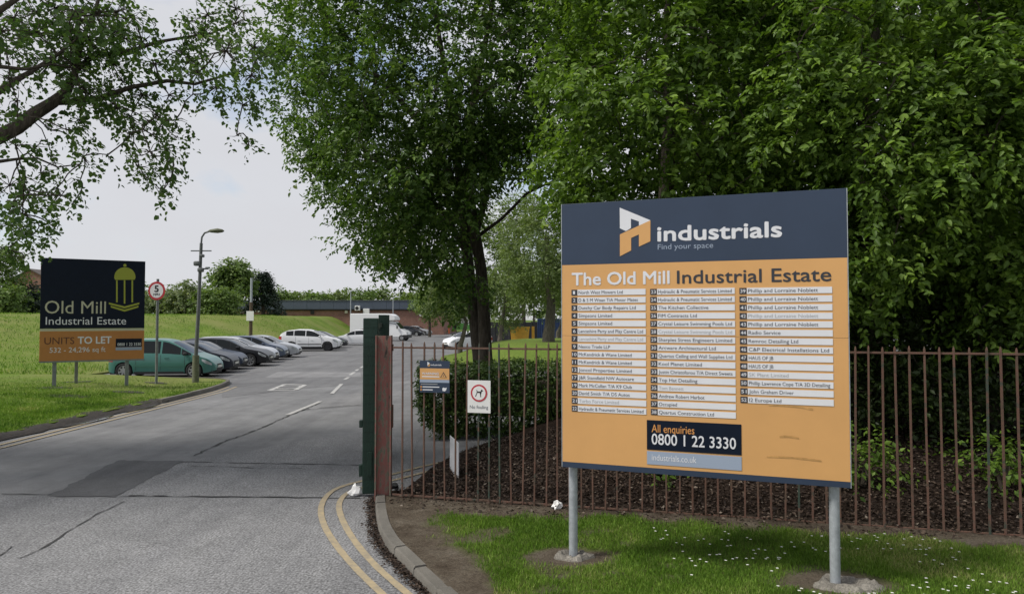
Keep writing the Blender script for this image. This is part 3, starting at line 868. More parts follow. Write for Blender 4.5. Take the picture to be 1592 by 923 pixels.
text("The Old Mill", root, u0, vt, .125, "sign_white", YF, x1=u1, bold=.02)
u0 = U(1053, 440)[0]; u1 = U(1292, 437)[0]
text("Industrial Estate", root, u0, vt, .125, "sign_dark", YF, x1=u1, bold=.010)
rows1 = [(1, "North West Mowers Ltd"), (2, "D & S M Woan T/A Motor Mates"), (3, "Dutchy Car Body Repairs Ltd"), (4, "Simpsons Limited"), (5, "Simpsons Limited"),
         (6, "Lancashire Party and Play Centre Ltd"), (7, "Lancashire Party and Play Centre Ltd"), (9, "Nexco Trade LLP"), (10, "McKendrick & Wane Limited"), (11, "McKendrick & Wane Limited"),
         (12, "Joncol Properties Limited"), (17, "J&R Stansfield NW Autocare"), (19, "Mark McCullan T/A K9 Club"), (20, "David Smith T/A DS Autos"), (21, "Turbo Force Limited"), (22, "Hydraulic & Pneumatic Services Limited")]
rows2 = [(23, "Hydraulic & Pneumatic Services Limited"), (24, "Hydraulic & Pneumatic Services Limited"), (25, "The Kitchen Collective"), (26, "FIM Contracts Ltd"), (27, "Crystal Leisure Swimming Pools Ltd"), (28, "Crystal Leisure Swimming Pools Ltd"),
         (29, "Sharples Stress Engineers Limited"), (30, "Arcware Architectural Ltd"), (31, "Quartus Ceiling and Wall Supplies Ltd"), (32, "Kool Planet Limited"), (33, "Justin Christoforou T/A Direct Sweets"), (34, "Top Hat Detailing"),
         (35, "Tom Bennett"), (36, "Andrew Robert Harbot"), (37, "Occupied"), (38, "Quartus Construction Ltd")]
rows3 = [(39 + i, "Phillip and Lorraine Noblett") for i in range(5)] + [(44, "Radio Service"), (45, "Remroc Detailing Ltd"), (46, "C&P Electrical Installations Ltd"), (47, "HAUS OF JB"), (48, "HAUS OF JB"), (49, "SK Plant Limited"), (50, "Phillip Lawrence Cope T/A 3D Detailing"), (51, "John Graham Driver"), (52, "I2 Europe Ltd")]
for rows, xa, xb, xc, ya, yb in ((rows1, 889.3, 898.2, 1004.5, 454.8, 634.2), (rows2, 1011.6, 1021.8, 1143.0, 453.6, 639.5), (rows3, 1150.3, 1161.3, 1294.5, 452.3, 620.6)):
    ua = U(xa, 520)[0]; ub = U(xb, 520)[0]; uc = U(xc, 520)[0]
    va = U(xa + 4, ya)[1]; vb = U(xa + 4, yb)[1]
    for i, (num, nm) in enumerate(rows):
        vc = va + (vb - va) * i / (len(rows) - 1)
        t_ = plate("number_tile", "sign_dark", root, ua, ub, vc - .0275, vc + .0275, -.0165)
        wn_ = (ub - ua) * (.42 if num < 10 else .72)
        text(str(num), t_, (ua + ub) / 2 - wn_ / 2, vc - .016, .032, "sign_white", -.0180, width=wn_ if num != 1 and num != 11 else wn_ * .8, bold=.012)
        s_ = plate("name_strip", "sign_white", root, ub + .003, uc, vc - .0275, vc + .0275, -.0165)
        mxw = (uc - ub) - .04
        w_ = min(mxw, len(nm) * .0205)
        text(nm, s_, ub + .014, vc - .015, .033, "sign_dark" if num % 7 else "sign_grey", -.0180, width=w_, bold=.004)
ua, va = U(1006, 653); ub, vb = U(1153, 705.5); va = (va + U(1152, 658)[1]) / 2; vb = (vb + U(1006, 699)[1]) / 2
e_ = plate("contact_panel", "navy_dark", root, ua, ub, vb, va, -.0165); H_ = va - vb
text("All enquiries", e_, ua + .045, vb + H_ * .60, .075, "orange_text", -.0182, width=(ub - ua) * .46, bold=.006)
text("0800 1 22 3330", e_, ua + .045, vb + H_ * .19, .105, "sign_white", -.0182, width=(ub - ua) * .89, bold=.010)
vd = (U(1154, 730)[1] + U(1006, 721)[1]) / 2
e_ = plate("web_panel", "pale_blue", root, ua, ub, vd, vb - .014, -.0165)
text("industrials.co.uk", e_, ua + .045, vd + .04, .06, "sign_white", -.0182, width=(ub - ua) * .48, bold=.002)
for a, b_ in (((1195, 629), (1264, 636)), ((1212, 678), (1242, 681)), ((1192, 709), (1277, 716))):      # old strip marks
    p, q = U(*a), U(*b_); n_ = 9
    V = []
    for k in range(n_):
        t_ = k / (n_ - 1); h_ = .006 + .004 * rng.rand()
        V += [(p[0] + (q[0] - p[0]) * t_, YF, p[1] + (q[1] - p[1]) * t_ + .01 * math.sin(3 * t_) - h_), (p[0] + (q[0] - p[0]) * t_, YF, p[1] + (q[1] - p[1]) * t_ + .01 * math.sin(3 * t_) + h_)]
    mk("glue_mark", V, [(2 * k, 2 * k + 2, 2 * k + 3, 2 * k + 1) for k in range(n_ - 1)], "grime", root)
# broken concrete round each foot
def footing(c_, r_, label, h=.04):
    rs = np.random.RandomState(int(r_ * 1000)); V, Fc = [], []; na_, nr_ = 26, 7
    for i in range(nr_ + 1):
        for k in range(na_):
            a = 2 * math.pi * k / na_; rr = (i / nr_) * r_ * (1 + .28 * (vnoise(math.cos(a) * 2 + c_[0], math.sin(a) * 2, 1.2) - .5) * 2)
            ring_h = h * (math.exp(-((i / nr_ - .62) / .22) ** 2) + .25) + rs.randn() * .012 if i < nr_ else -.04
            V.append((rr * math.cos(a) * 1.35, rr * math.sin(a) * .8, ring_h))
    for i in range(nr_):
        for k in range(na_): Fc.append((i * na_ + k, i * na_ + (k + 1) % na_, (i + 1) * na_ + (k + 1) % na_, (i + 1) * na_ + k))
    o = mk("concrete_footing", V, Fc, "concrete_footing", smooth=True, sharp=25)
    o.location = (c_[0], c_[1], float(verge_h(c_[0], c_[1])) - .005)
    return tag(o, label, "concrete", "broken concrete round the sign posts")
fl = bs.A + bs.e * U(887, 800)[0] + bs.nv * .1; fr_ = bs.A + bs.e * U(1299, 820)[0] + bs.nv * .1
footing(fl, .165, "small broken concrete footing round the left post of the big orange sign")
footing(fr_ + np.array([.08, -.02]), .23, "larger broken concrete footing round the right post of the big orange sign", .055)

# ================================================================== LEFT ESTATE SIGN
ls = Board(at(62, 500, 22.6)[:2], at(224.5, 500, 24.1)[:2])
root = empty("estate_sign", (ls.A[0], ls.A[1], float(left_h(*ls.A))), ls.ang, "square navy and orange board with a yellow cupola emblem, standing on the left grass", "sign")
ls.z0 = float(left_h(*ls.A))
W = ls.W; L = lambda x, y: ls.uv(x, y)
zt = (L(64, 402)[1] + L(225, 405)[1]) / 2; zn = (L(61, 511)[1] + L(224, 509.5)[1]) / 2; zo = (L(61, 515.5)[1] + L(224, 513)[1]) / 2; zb = (L(60, 563)[1] + L(224, 556)[1]) / 2
box("upper_panel", "navy_dark", root, 0, W, -.02, .02, zn, zt, .004)
box("gap_strip", "cream", root, .005, W - .005, -.012, .012, zo + .004, zn - .004)
box("lower_panel", "orange_dull", root, 0, W, -.02, .02, zb, zo, .004)
box("bottom_trim", "galv_dark", root, 0, W, -.025, .025, zb - .05, zb - .003)
YF = -.024
def l_text(s, px0, px1, pyb, pxh, mat, bold):
    u0, v0 = L(px0, pyb); u1 = L(px1, pyb)[0]; text(s, root, u0, v0, pxh * 23.2 / F, mat, YF, x1=u1, bold=bold)
l_text("Old Mill", 69.5, 164.5, 487, 20.5, "cream", .0)
l_text("Industrial Estate", 71, 196, 504.5, 12.5, "sign_white", .0)
l_text("UNITS", 69, 115.5, 535, 11, "sign_brown", .0)
l_text("TO LET", 121, 173, 534, 11.3, "sign_white", .022)
l_text("532 - 24,296 sq ft", 77, 164, 548, 8, "sign_white", .0)
e_ = plate("contact_panel", "navy_dark", root, L(180, 530)[0], L(220.5, 530)[0], L(200, 539)[1], L(200, 526)[1], -.024)
text("0800 1 22 3330", e_, L(182.5, 536)[0], L(200, 537)[1], .10, "sign_white", -.0262, width=L(219, 536)[0] - L(182.5, 536)[0], bold=.01)
plate("web_panel", "pale_blue", root, L(180, 530)[0], L(220.5, 530)[0], L(200, 544)[1], L(200, 539.3)[1], -.024)
# cupola emblem
c_ = lambda x, y: L(50 + x / 4.01, 390 + y / 4.01)
dome = [c_(578 + 66 * math.cos(a), 162 - 60 * math.sin(a)) for a in np.linspace(0, math.pi, 18)] + [c_(512, 168), c_(517, 180), c_(638, 180), c_(644, 168)]
flat("emblem_dome", "lime_print", root, dome, YF)
flat("emblem_finial", "lime_print", root, [c_(578 + 10 * math.cos(a), 90 + 10 * math.sin(a)) for a in np.linspace(0, 6.28, 10)[:-1]], YF)
for xa in (528, 576, 624): flat("emblem_column", "lime_print", root, [c_(xa - 5, 182), c_(xa + 5, 182), c_(xa + 5, 320 + (8 if xa == 576 else 0)), c_(xa - 5, 320 + (8 if xa == 576 else 0))], YF)
for dy in (0, 20): flat("emblem_base", "lime_print", root, [c_(478 + dy * .6, 321 + dy), c_(576, 345 + dy), c_(668 - dy * .3, 321 + dy), c_(668 - dy * .3, 332 + dy), c_(576, 358 + dy), c_(478 + dy * .6, 332 + dy)], YF)
for pxb in (84, 197):
    u = L(pxb, 590)[0]; box("post", "galv_dark", root, u - .055, u + .055, .03, .14, -.35, zt - .1, .006)
u = L(117, 590)[0]; box("rear_post", "galv_dark", root, u - .05, u + .05, 1.1, 1.2, -.35, 1.15, .006)
tube("brace", "galv_dark", root, [(u, 1.15, .7), (u + .1, .12, 1.5)], [.045] * 2, 8)
tube("brace", "galv_dark", root, [(u - .02, 1.12, .75), (u + .75, .12, 1.75)], [.04] * 2, 8)
tube("brace", "galv_dark", root, [(u - .02, 1.12, .8), (u - .5, .12, 1.75)], [.04] * 2, 8)

# ================================================================== 5 MPH SIGN
p = G(243, 594, .22); z0 = float(left_h(p[0], p[1]))
root = empty("speed_sign", (p[0], p[1], z0), R(-8), "round red-ringed 5 mph sign on a thin grey pole beside the left board", "sign")
zc = at(245, 452, p[1])[2] - z0
tube("pole", "galv_dark", root, [(0, 0, -.3), (0, 0, zc + .42)], [.045] * 2, 12)
def disc(r_, y, n_=40): return [(r_ * math.cos(a), zc + r_ * math.sin(a)) for a in np.linspace(0, 2 * math.pi, n_ + 1)[:-1]]
def cyl_y(name, mat, par, r_, y0, y1, cz, cx=0, n_=40):
    V = [(cx + r_ * math.cos(2 * math.pi * k / n_), yy, cz + r_ * math.sin(2 * math.pi * k / n_)) for yy in (y0, y1) for k in range(n_)]
    return mk(name, V, [tuple(range(n_)), tuple(range(n_, 2 * n_))[::-1]] + [(k, k + n_, (k + 1) % n_ + n_, (k + 1) % n_) for k in range(n_)], mat, par)
cyl_y("ring", "red_print", root, .325, -.06, -.05, zc); cyl_y("face", "sign_white", root, .25, -.063, -.0605, zc)
box("clip", "galv_dark", root, -.06, .06, -.05, -.03, zc - .05, zc + .05)
text("5", root, -.075, zc - .035, .23, "black", -.0655, width=.15, bold=.03); text("MPH", root, -.12, zc - .17, .085, "black", -.0655, width=.24, bold=.02)

for pxb, pyb, rx in ((84, 606, .55), (197, 607, .5), (243, 594, .35), (108, 616, .6), (120, 596, .5)):
    p = G(pxb, pyb, .2); V = [(p[0], p[1], float(left_h(p[0], p[1])) + .02)]; na_ = 20
    for k in range(na_):
        a = 2 * math.pi * k / na_; q = rx * (.7 + .6 * vnoise(math.cos(a) * 2 + pxb, math.sin(a) * 2, 1.1)); x, y = p[0] + q * math.cos(a), p[1] + .55 * q * math.sin(a)
        V.append((x, y, float(left_h(x, y)) + .012))
    o = mk("bare_soil", V, [(0, 1 + k, 1 + (k + 1) % na_) for k in range(na_)], "mud"); o['kind'] = 'structure'
# ================================================================== LAMP POST AND POLES
p = G(304, 588, .25); z0 = float(left_h(p[0], p[1])); sc_ = p[1] / F
root = empty("lamp_post", (p[0], p[1], z0), 0, "tall grey street lamp with cameras and a curved arm beside the teal car", "street lamp")
H_ = (588 - 372) * sc_
lx = 6 * sc_
tube("base_column", "lamp_moss", root, [(0, 0, -.35), (0.005, 0, 1.0)], [.125, .12], 14)
tube("column", "lamp_grey", root, [(0.005, 0, 1.0), (lx * .5, 0, H_ * .5), (lx, 0, H_)], [.07, .065, .055], 12)
tube("arm", "lamp_grey", root, [(lx, 0, H_), (lx + .02, 0, H_ + .22), (lx + .12, 0, H_ + .38), (lx + .32, 0, H_ + .45)], [.035] * 4, 8)
V, Fc = tube_arrays([(lx + .26, 0, H_ + .45), (lx + .34, 0, H_ + .455), (lx + .6, 0, H_ + .47), (lx + .78, 0, H_ + .46), (lx + .84, 0, H_ + .45)], [.03, .09, .14, .09, .03], 12)
V = [(v_[0], v_[1], H_ + .45 + (v_[2] - H_ - .45) * .65) for v_ in V]; mk("lantern", "lamp_moss", root, V, Fc) if False else mk("lantern", V, Fc, "lamp_moss", root, True)
box("cross_bar", "lamp_grey", root, lx - .38, lx + .38, -.02, .02, (588 - 384) * sc_ - .02, (588 - 384) * sc_ + .02)
for py, dx, r_ in ((392, .06, .07), (404, -.12, .11), (414, .02, .1)):
    zc_ = (588 - py) * sc_; bm = bmesh.new(); bbox(bm, lx + dx - r_, lx + dx + r_ * 1.1, -.16, .02, zc_ - r_ * .8, zc_ + r_ * .8, r_ * .45)
    from_bm("camera_housing", bm, "lamp_grey", root, True)
box("camera_bracket", "black", root, lx + .05, lx + .28, -.03, .01, (588 - 413) * sc_, (588 - 411) * sc_)
box("camera_housing", "galv_dark", root, lx + .18, lx + .33, -.06, .05, (588 - 412) * sc_, (588 - 409) * sc_, .02)

Yp = 62.0; xp = at(390, 490, Yp)[0]; z0 = float(left_h(xp, Yp)); zt_ = at(390, 432, Yp)[2] - z0
root = empty("utility_pole", (xp, Yp, z0), 0, "slim pole with a white notice standing on the bank behind the parked cars", "pole")
tube("timber_pole", "timber_pole", root, [(0, 0, -.4), (0.01, 0, zt_ * .62)], [.16, .13], 10); tube("metal_top", "galv", root, [(0.01, 0, zt_ * .62), (.02, 0, zt_)], [.10, .09], 10)
zc_ = at(390, 491, Yp)[2] - z0; box("notice", "white_plastic", root, -.32, .32, -.2, -.165, zc_ - .42, zc_ + .42, .01)
for px, pt_, Yp, lb in ((545, 452, 98.0, "thin pale lamp column in front of the brick building behind the box van"), (611, 462, 104.0, "short pale lamp column before the building roof right of the box van")):
    xp = at(px, 500, Yp)[0]; z0 = max(0.0, float(left_h(xp, Yp))) if px == 545 else 0.0
    root = empty("lamp_column", (xp, Yp, z0), 0, lb, "street lamp"); zt_ = at(px, pt_, Yp)[2] - z0
    tube("column", "galv", root, [(0, 0, -.3), (0, 0, zt_)], [.09, .06], 8); tube("arm", "galv", root, [(0, 0, zt_ - .03), (.35, 0, zt_ + .05), (.75, 0, zt_ + .06)], [.04, .04, .07], 6)

# ================================================================== RAILINGS
root = empty("railing_fence", (FA[0], FA[1], 0), FANG, "rusty red and green steel railings running right behind the big sign", "fence")
ZT, SP = 2.165, .148
def picket_mesh():
    s_ = .0095; V, Fc = [], []
    for z_, k in ((-.05, 1), (ZT - .035, 1), (ZT, .35)): V += [(-s_ * k, -s_ * k, z_), (s_ * k, -s_ * k, z_), (s_ * k, s_ * k, z_), (-s_ * k, s_ * k, z_)]
    for i in (0, 1):
        for k in range(4): Fc.append((i * 4 + k, i * 4 + (k + 1) % 4, i * 4 + 4 + (k + 1) % 4, i * 4 + 4 + k))
    Fc += [(8, 9, 10, 11), (3, 2, 1, 0)]
    return V, Fc
V, Fc = picket_mesh()
me1 = mk("picket", V, Fc, "rust_rail", root); me2 = mk("picket", V, Fc, "rust_green", root)
me1.location = (.16, 0, .0)
FL = 8.2
k = 0; greens = {7, 8, 9, 33, 46}
for i in range(1, int(FL / SP)):
    src = me2 if i in greens else me1
    if i == 7: q = me2
    else:
        q = src.copy(); COL.objects.link(q); q.parent = root
    q.location = (.16 + i * SP + rng.randn() * .003, rng.randn() * .002, -.02 + rng.randn() * .006)
    q.rotation_euler = (rng.randn() * .006, rng.randn() * .008, rng.randn() * .08)
box("top_rail", "rust_rail", root, .02, FL, -.005, .012, 2.058, 2.082, .003)
box("bottom_rail", "rust_rail", root, .02, FL, -.004, .012, .125, .150, .003)

# red beam post at the end of the railings
pc = np.array([-1.715, 9.50])
root = empty("gate_post", (pc[0], pc[1], 0), R(4), "flaking red steel beam post beside the green gate at the kerb", "post")
ZP = 2.225
box("web", "red_post", root, -.088, .088, -.006, .006, -.3, ZP, .002)
box("flange", "red_post", root, -.106, -.0885, -.085, .085, -.3, ZP + .004, .003); box("flange", "red_post", root, .0885, .106, -.085, .085, -.3, ZP + .004, .003)
box("fixing_lug", "rust_rail", root, .107, .122, -.02, .05, 2.02, 2.11, .003); box("fixing_lug", "rust_rail", root, .107, .125, -.03, .05, 1.0, 1.3, .003)

# green gate folded open, seen edge on
ga = np.array([-1.965, 9.86]); gb = np.array([-2.36, 12.75]); gd = gb - ga; GL = np.linalg.norm(gd); gang = math.atan2(gd[1], gd[0])
root = empty("steel_gate", (ga[0], ga[1], 0), gang, "dark green steel gate leaf folded open, seen edge on beside the red post", "gate")
box("front_stile", "gate_green", root, -.05, .08, -.102, .102, .045, 2.46, .012)
box("rear_stile", "gate_green", root, GL - .08, GL, -.15, .04, .06, 2.52, .008)
box("top_rail", "gate_green", root, .082, GL - .082, -.03, .03, 2.30, 2.38, .005); box("bottom_rail", "gate_green", root, .082, GL - .082, -.03, .03, .12, .20, .005); box("mid_rail", "gate_green", root, .082, GL - .082, -.03, .03, 1.2, 1.28, .005)
pr = box("bar", "gate_green", root, -.012, .012, -.012, .012, .12, 2.42)
pr.location = (.2, 0, 0)
for i in range(1, 19):
    q = pr.copy(); COL.objects.link(q); q.parent = root; q.location = (.2 + i * .14, 0, 0)
for z_, h_ in ((.28, .16), (.95, .10)): box("hinge", "gate_green", root, -.03, .06, .104, .15, z_, z_ + h_, .008)
box("drop_bolt", "gate_green", root, -.066, -.051, -.03, .03, .3, .62, .004)
for z_ in np.arange(.25, 2.4, .13): box("weld_rib", "gate_green", root, -.0535, -.0505, -.098, .098, z_, z_ + .006)

# ---------------- notices on the railings
def fence_board(px0, px1, py):                      # local frame of a notice in the railing plane
    fb = Board(FA + np.array([fdir[1], -fdir[0]]) * .03, FB + np.array([fdir[1], -fdir[0]]) * .03)
    return fb
fb = fence_board(0, 0, 0); Q = lambda x, y: fb.uv(x, y)
def notice(name, label, px0, px1, pt_, pb_):
    u0 = Q(px0, (pt_ + pb_) / 2)[0]; u1 = Q(px1, (pt_ + pb_) / 2)[0]; xm = (px0 + px1) / 2
    z1 = Q(xm, pt_)[1]; z0_ = Q(xm, pb_)[1]; o_ = fb.A + fb.e * u0
    r_ = empty(name, (o_[0], o_[1], z0_), FANG, label, "sign"); return r_, u1 - u0, z1 - z0_
root, w_, h_ = notice("warning_sign", "small navy and orange warning notice fixed to the railings near the gate", 652.5, 699, 560.5, 610)
box("panel", "navy", root, 0, w_, 0, .004, 0, h_)
plate("orange_band", "orange", root, .004, w_ - .004, h_ * .41, h_ * .76, -.0025, .002); plate("blue_band", "pale_blue", root, .004, w_ - .004, h_ * .315, h_ * .405, -.0025, .002)
text("WARNING", root, w_ * .08, h_ * .56, .032, "sign_white", -.0045, width=w_ * .56, bold=.02)
plate("text_line", "sign_white", root, w_ * .08, w_ * .66, h_ * .485, h_ * .515, -.0042, .001)
tri = lambda s_: [(w_ * .80 - .045 * s_, h_ * .475 + (1 - s_) * .012), (w_ * .80 + .045 * s_, h_ * .475 + (1 - s_) * .012), (w_ * .80, h_ * .475 + .075 * s_ + (1 - s_) * .012)]
flat("triangle", "sign_dark", root, tri(1), -.0045); flat("triangle", "orange", root, tri(.72), -.0055); plate("triangle_mark", "sign_dark", root, w_ * .80 - .004, w_ * .80 + .004, h_ * .51, h_ * .56, -.0065, .0005)
flat("logo", "sign_white", root, [(w_ * .26, h_ * .84), (w_ * .26, h_ * .97), (w_ * .34, h_ * .92), (w_ * .30, h_ * .88)], -.003); flat("logo", "orange", root, [(w_ * .26, h_ * .82), (w_ * .34, h_ * .91), (w_ * .34, h_ * .82)], -.0035)
text("industrials", root, w_ * .37, h_ * .845, .024, "sign_white", -.003, width=w_ * .36, bold=.02)
for z_, a, b_ in ((.16, .10, .66), (.07, .10, .44)):
    plate("text_line", "sign_white", root, w_ * a, w_ * b_, h_ * z_, h_ * (z_ + .03), -.0025, .001); plate("bullet", "orange_text", root, w_ * .03, w_ * .07, h_ * (z_ - .015), h_ * (z_ + .045), -.0025, .001)
plate("text_line", "sign_grey", root, w_ * .04, w_ * .6, h_ * .255, h_ * .275, -.0025, .001)
flat("crest", "sign_white", root, [(w_ * .77, h_ * .06), (w_ * .76, h_ * .14), (w_ * .80, h_ * .17), (w_ * .85, h_ * .15), (w_ * .91, h_ * .17), (w_ * .89, h_ * .09), (w_ * .85, h_ * .05)], -.003)
root, w_, h_ = notice("dog_fouling_sign", "white notice with a red circle and a black dog, fixed to the railings", 727, 762.5, 591, 641.5)
box("panel", "white_plastic", root, 0, w_, 0, .004, 0, h_)
zc = h_ * .61; rr = w_ * .36
cyl_y("ring", "red_print", root, rr, -.0035, -.0005, zc, w_ / 2); cyl_y("face", "white_plastic", root, rr * .80, -.0045, -.0036, zc, w_ / 2)
dog = [(-.55, -.42), (-.42, -.45), (-.30, -.15), (-.22, .02), (.10, .02), (.18, -.20), (.20, -.48), (.32, -.48), (.32, -.15), (.38, .10), (.42, .22), (.58, .22), (.60, .30), (.44, .42), (.36, .44), (.30, .38), (.24, .20), (-.20, .20), (-.30, .42), (-.36, .40), (-.30, .12), (-.40, -.12)]
flat("dog_symbol", "black", root, [(w_ / 2 + x * rr * .85, zc + y * rr * .95) for x, y in dog], -.0052)
text("No fouling", root, w_ * .10, h_ * .13, .045, "navy", -.0015, width=w_ * .80, bold=.004)

# ---------------- loose board, litter
o = mk("loose_board", [(-.967, 11.08, .12), (-.79, 10.5, .10), (-.79, 10.5, .62), (-.967, 11.08, .64), (-.959, 11.083, .12), (-.782, 10.503, .10), (-.782, 10.503, .62), (-.959, 11.083, .64)],
       [(0, 1, 2, 3), (4, 7, 6, 5), (0, 4, 5, 1), (1, 5, 6, 2), (2, 6, 7, 3), (3, 7, 4, 0)], "sign_white")
tag(o, "plain white board leaning edge on behind the railings by the hedge", "board")
def crumple(name, c_, s_, mat, label, cat, seed):
    rs = np.random.RandomState(seed); bm = bmesh.new(); bmesh.ops.create_icosphere(bm, subdivisions=2, radius=1)
    for v_ in bm.verts:
        k_ = .55 + .75 * rs.rand(); v_.co = Vector((v_.co.x * s_[0] * k_, v_.co.y * s_[1] * k_, max(-.3, v_.co.z) * s_[2] * k_))
    o_ = from_bm(name, bm, mat); zmin = min(v_.co.z for v_ in o_.data.vertices)
    o_.location = (c_[0], c_[1], c_[2] - zmin - .004); return tag(o_, label, cat)
p = G(865, 789, .12); crumple("paper_litter", (p[0], p[1], float(verge_h(p[0], p[1]))), (.07, .06, .08), "paper", "crumpled white paper litter at the foot of the railings left of the sign post", "litter", 4)
p = G(555, 770, 0); crumple("paper_litter", (p[0] - .02, p[1] - .02, 0.013), (.09, .07, .11), "paper", "white paper rubbish on the road against the foot of the green gate", "litter", 9)
p = G(614, 760, .1); crumple("rag", (p[0], p[1], float(verge_h(p[0], p[1]))), (.07, .06, .06), "black", "small black rag at the foot of the red post", "rag", 5)

# ================================================================== VEHICLES
CAR = {
 'mpv': dict(L=4.28, W=.875, r=.315, fo=.80, wb=2.76, belt=[(-2.14, .98), (-1.5, 1.0), (0, .97), (1.3, .93)],
   top=[(-2.14, .52), (-2.11, .80), (-2.02, 1.02), (-1.72, 1.46), (-1.50, 1.57), (-.9, 1.635), (-.1, 1.63), (.25, 1.58), (.55, 1.44), (1.28, 1.0), (1.50, .92), (1.85, .80), (2.04, .66), (2.12, .54), (2.14, .42)], ws=(.42, 1.24), rw=(-1.98, -1.66), wins=[(-1.60, -.98), (-.92, -.02), (.06, .80), (.84, 1.22)]),
 'hatch': dict(L=4.1, W=.865, r=.31, fo=.80, wb=2.52, belt=[(-2.05, 1.0), (0, .95), (1.2, .91)],
   top=[(-2.05, .50), (-2.02, .82), (-1.90, 1.04), (-1.50, 1.37), (-1.2, 1.43), (-.4, 1.46), (.1, 1.43), (.45, 1.33), (1.12, .97), (1.35, .92), (1.75, .81), (1.95, .68), (2.03, .54), (2.05, .40)], ws=(.34, 1.08), rw=(-1.86, -1.46), wins=[(-1.40, -.72), (-.66, .12), (.16, .9)]),
 'saloon': dict(L=4.55, W=.88, r=.315, fo=.87, wb=2.68, belt=[(-2.27, .98), (0, .93), (1.2, .90)],
   top=[(-2.27, .50), (-2.25, .85), (-2.15, .98), (-1.75, 1.02), (-1.10, 1.35), (-.7, 1.41), (-.1, 1.43), (.25, 1.38), (.45, 1.31), (1.12, .95), (1.35, .90), (1.9, .78), (2.15, .64), (2.25, .52), (2.27, .40)], ws=(.36, 1.08), rw=(-1.70, -1.15), wins=[(-1.35, -.72), (-.66, .12), (.16, .9)]),
 'estate': dict(L=4.65, W=.88, r=.325, fo=.90, wb=2.70, belt=[(-2.32, .98), (0, .94), (1.2, .90)],
   top=[(-2.32, .50), (-2.30, .85), (-2.22, 1.02), (-1.90, 1.38), (-1.6, 1.45), (-.6, 1.48), (.0, 1.45), (.40, 1.34), (1.10, .96), (1.35, .91), (1.92, .80), (2.18, .66), (2.30, .52), (2.32, .40)], ws=(.32, 1.06), rw=(-2.18, -1.92), wins=[(-1.80, -1.10), (-1.04, -.30), (-.24, .42), (.46, .92)]),
 'suv': dict(L=4.57, W=.92, r=.355, fo=.88, wb=2.66, belt=[(-2.28, 1.20), (-1.4, 1.14), (0, 1.08), (1.2, 1.04)],
   top=[(-2.28, .60), (-2.25, .95), (-2.14, 1.20), (-1.92, 1.42), (-1.62, 1.57), (-.8, 1.67), (.0, 1.65), (.35, 1.56), (1.12, 1.12), (1.35, 1.07), (1.90, .96), (2.15, .82), (2.26, .66), (2.285, .45)], ws=(.32, 1.08), rw=(-2.08, -1.80), wins=[(-1.66, -1.12), (-1.06, -.24), (-.18, .92)]),
}
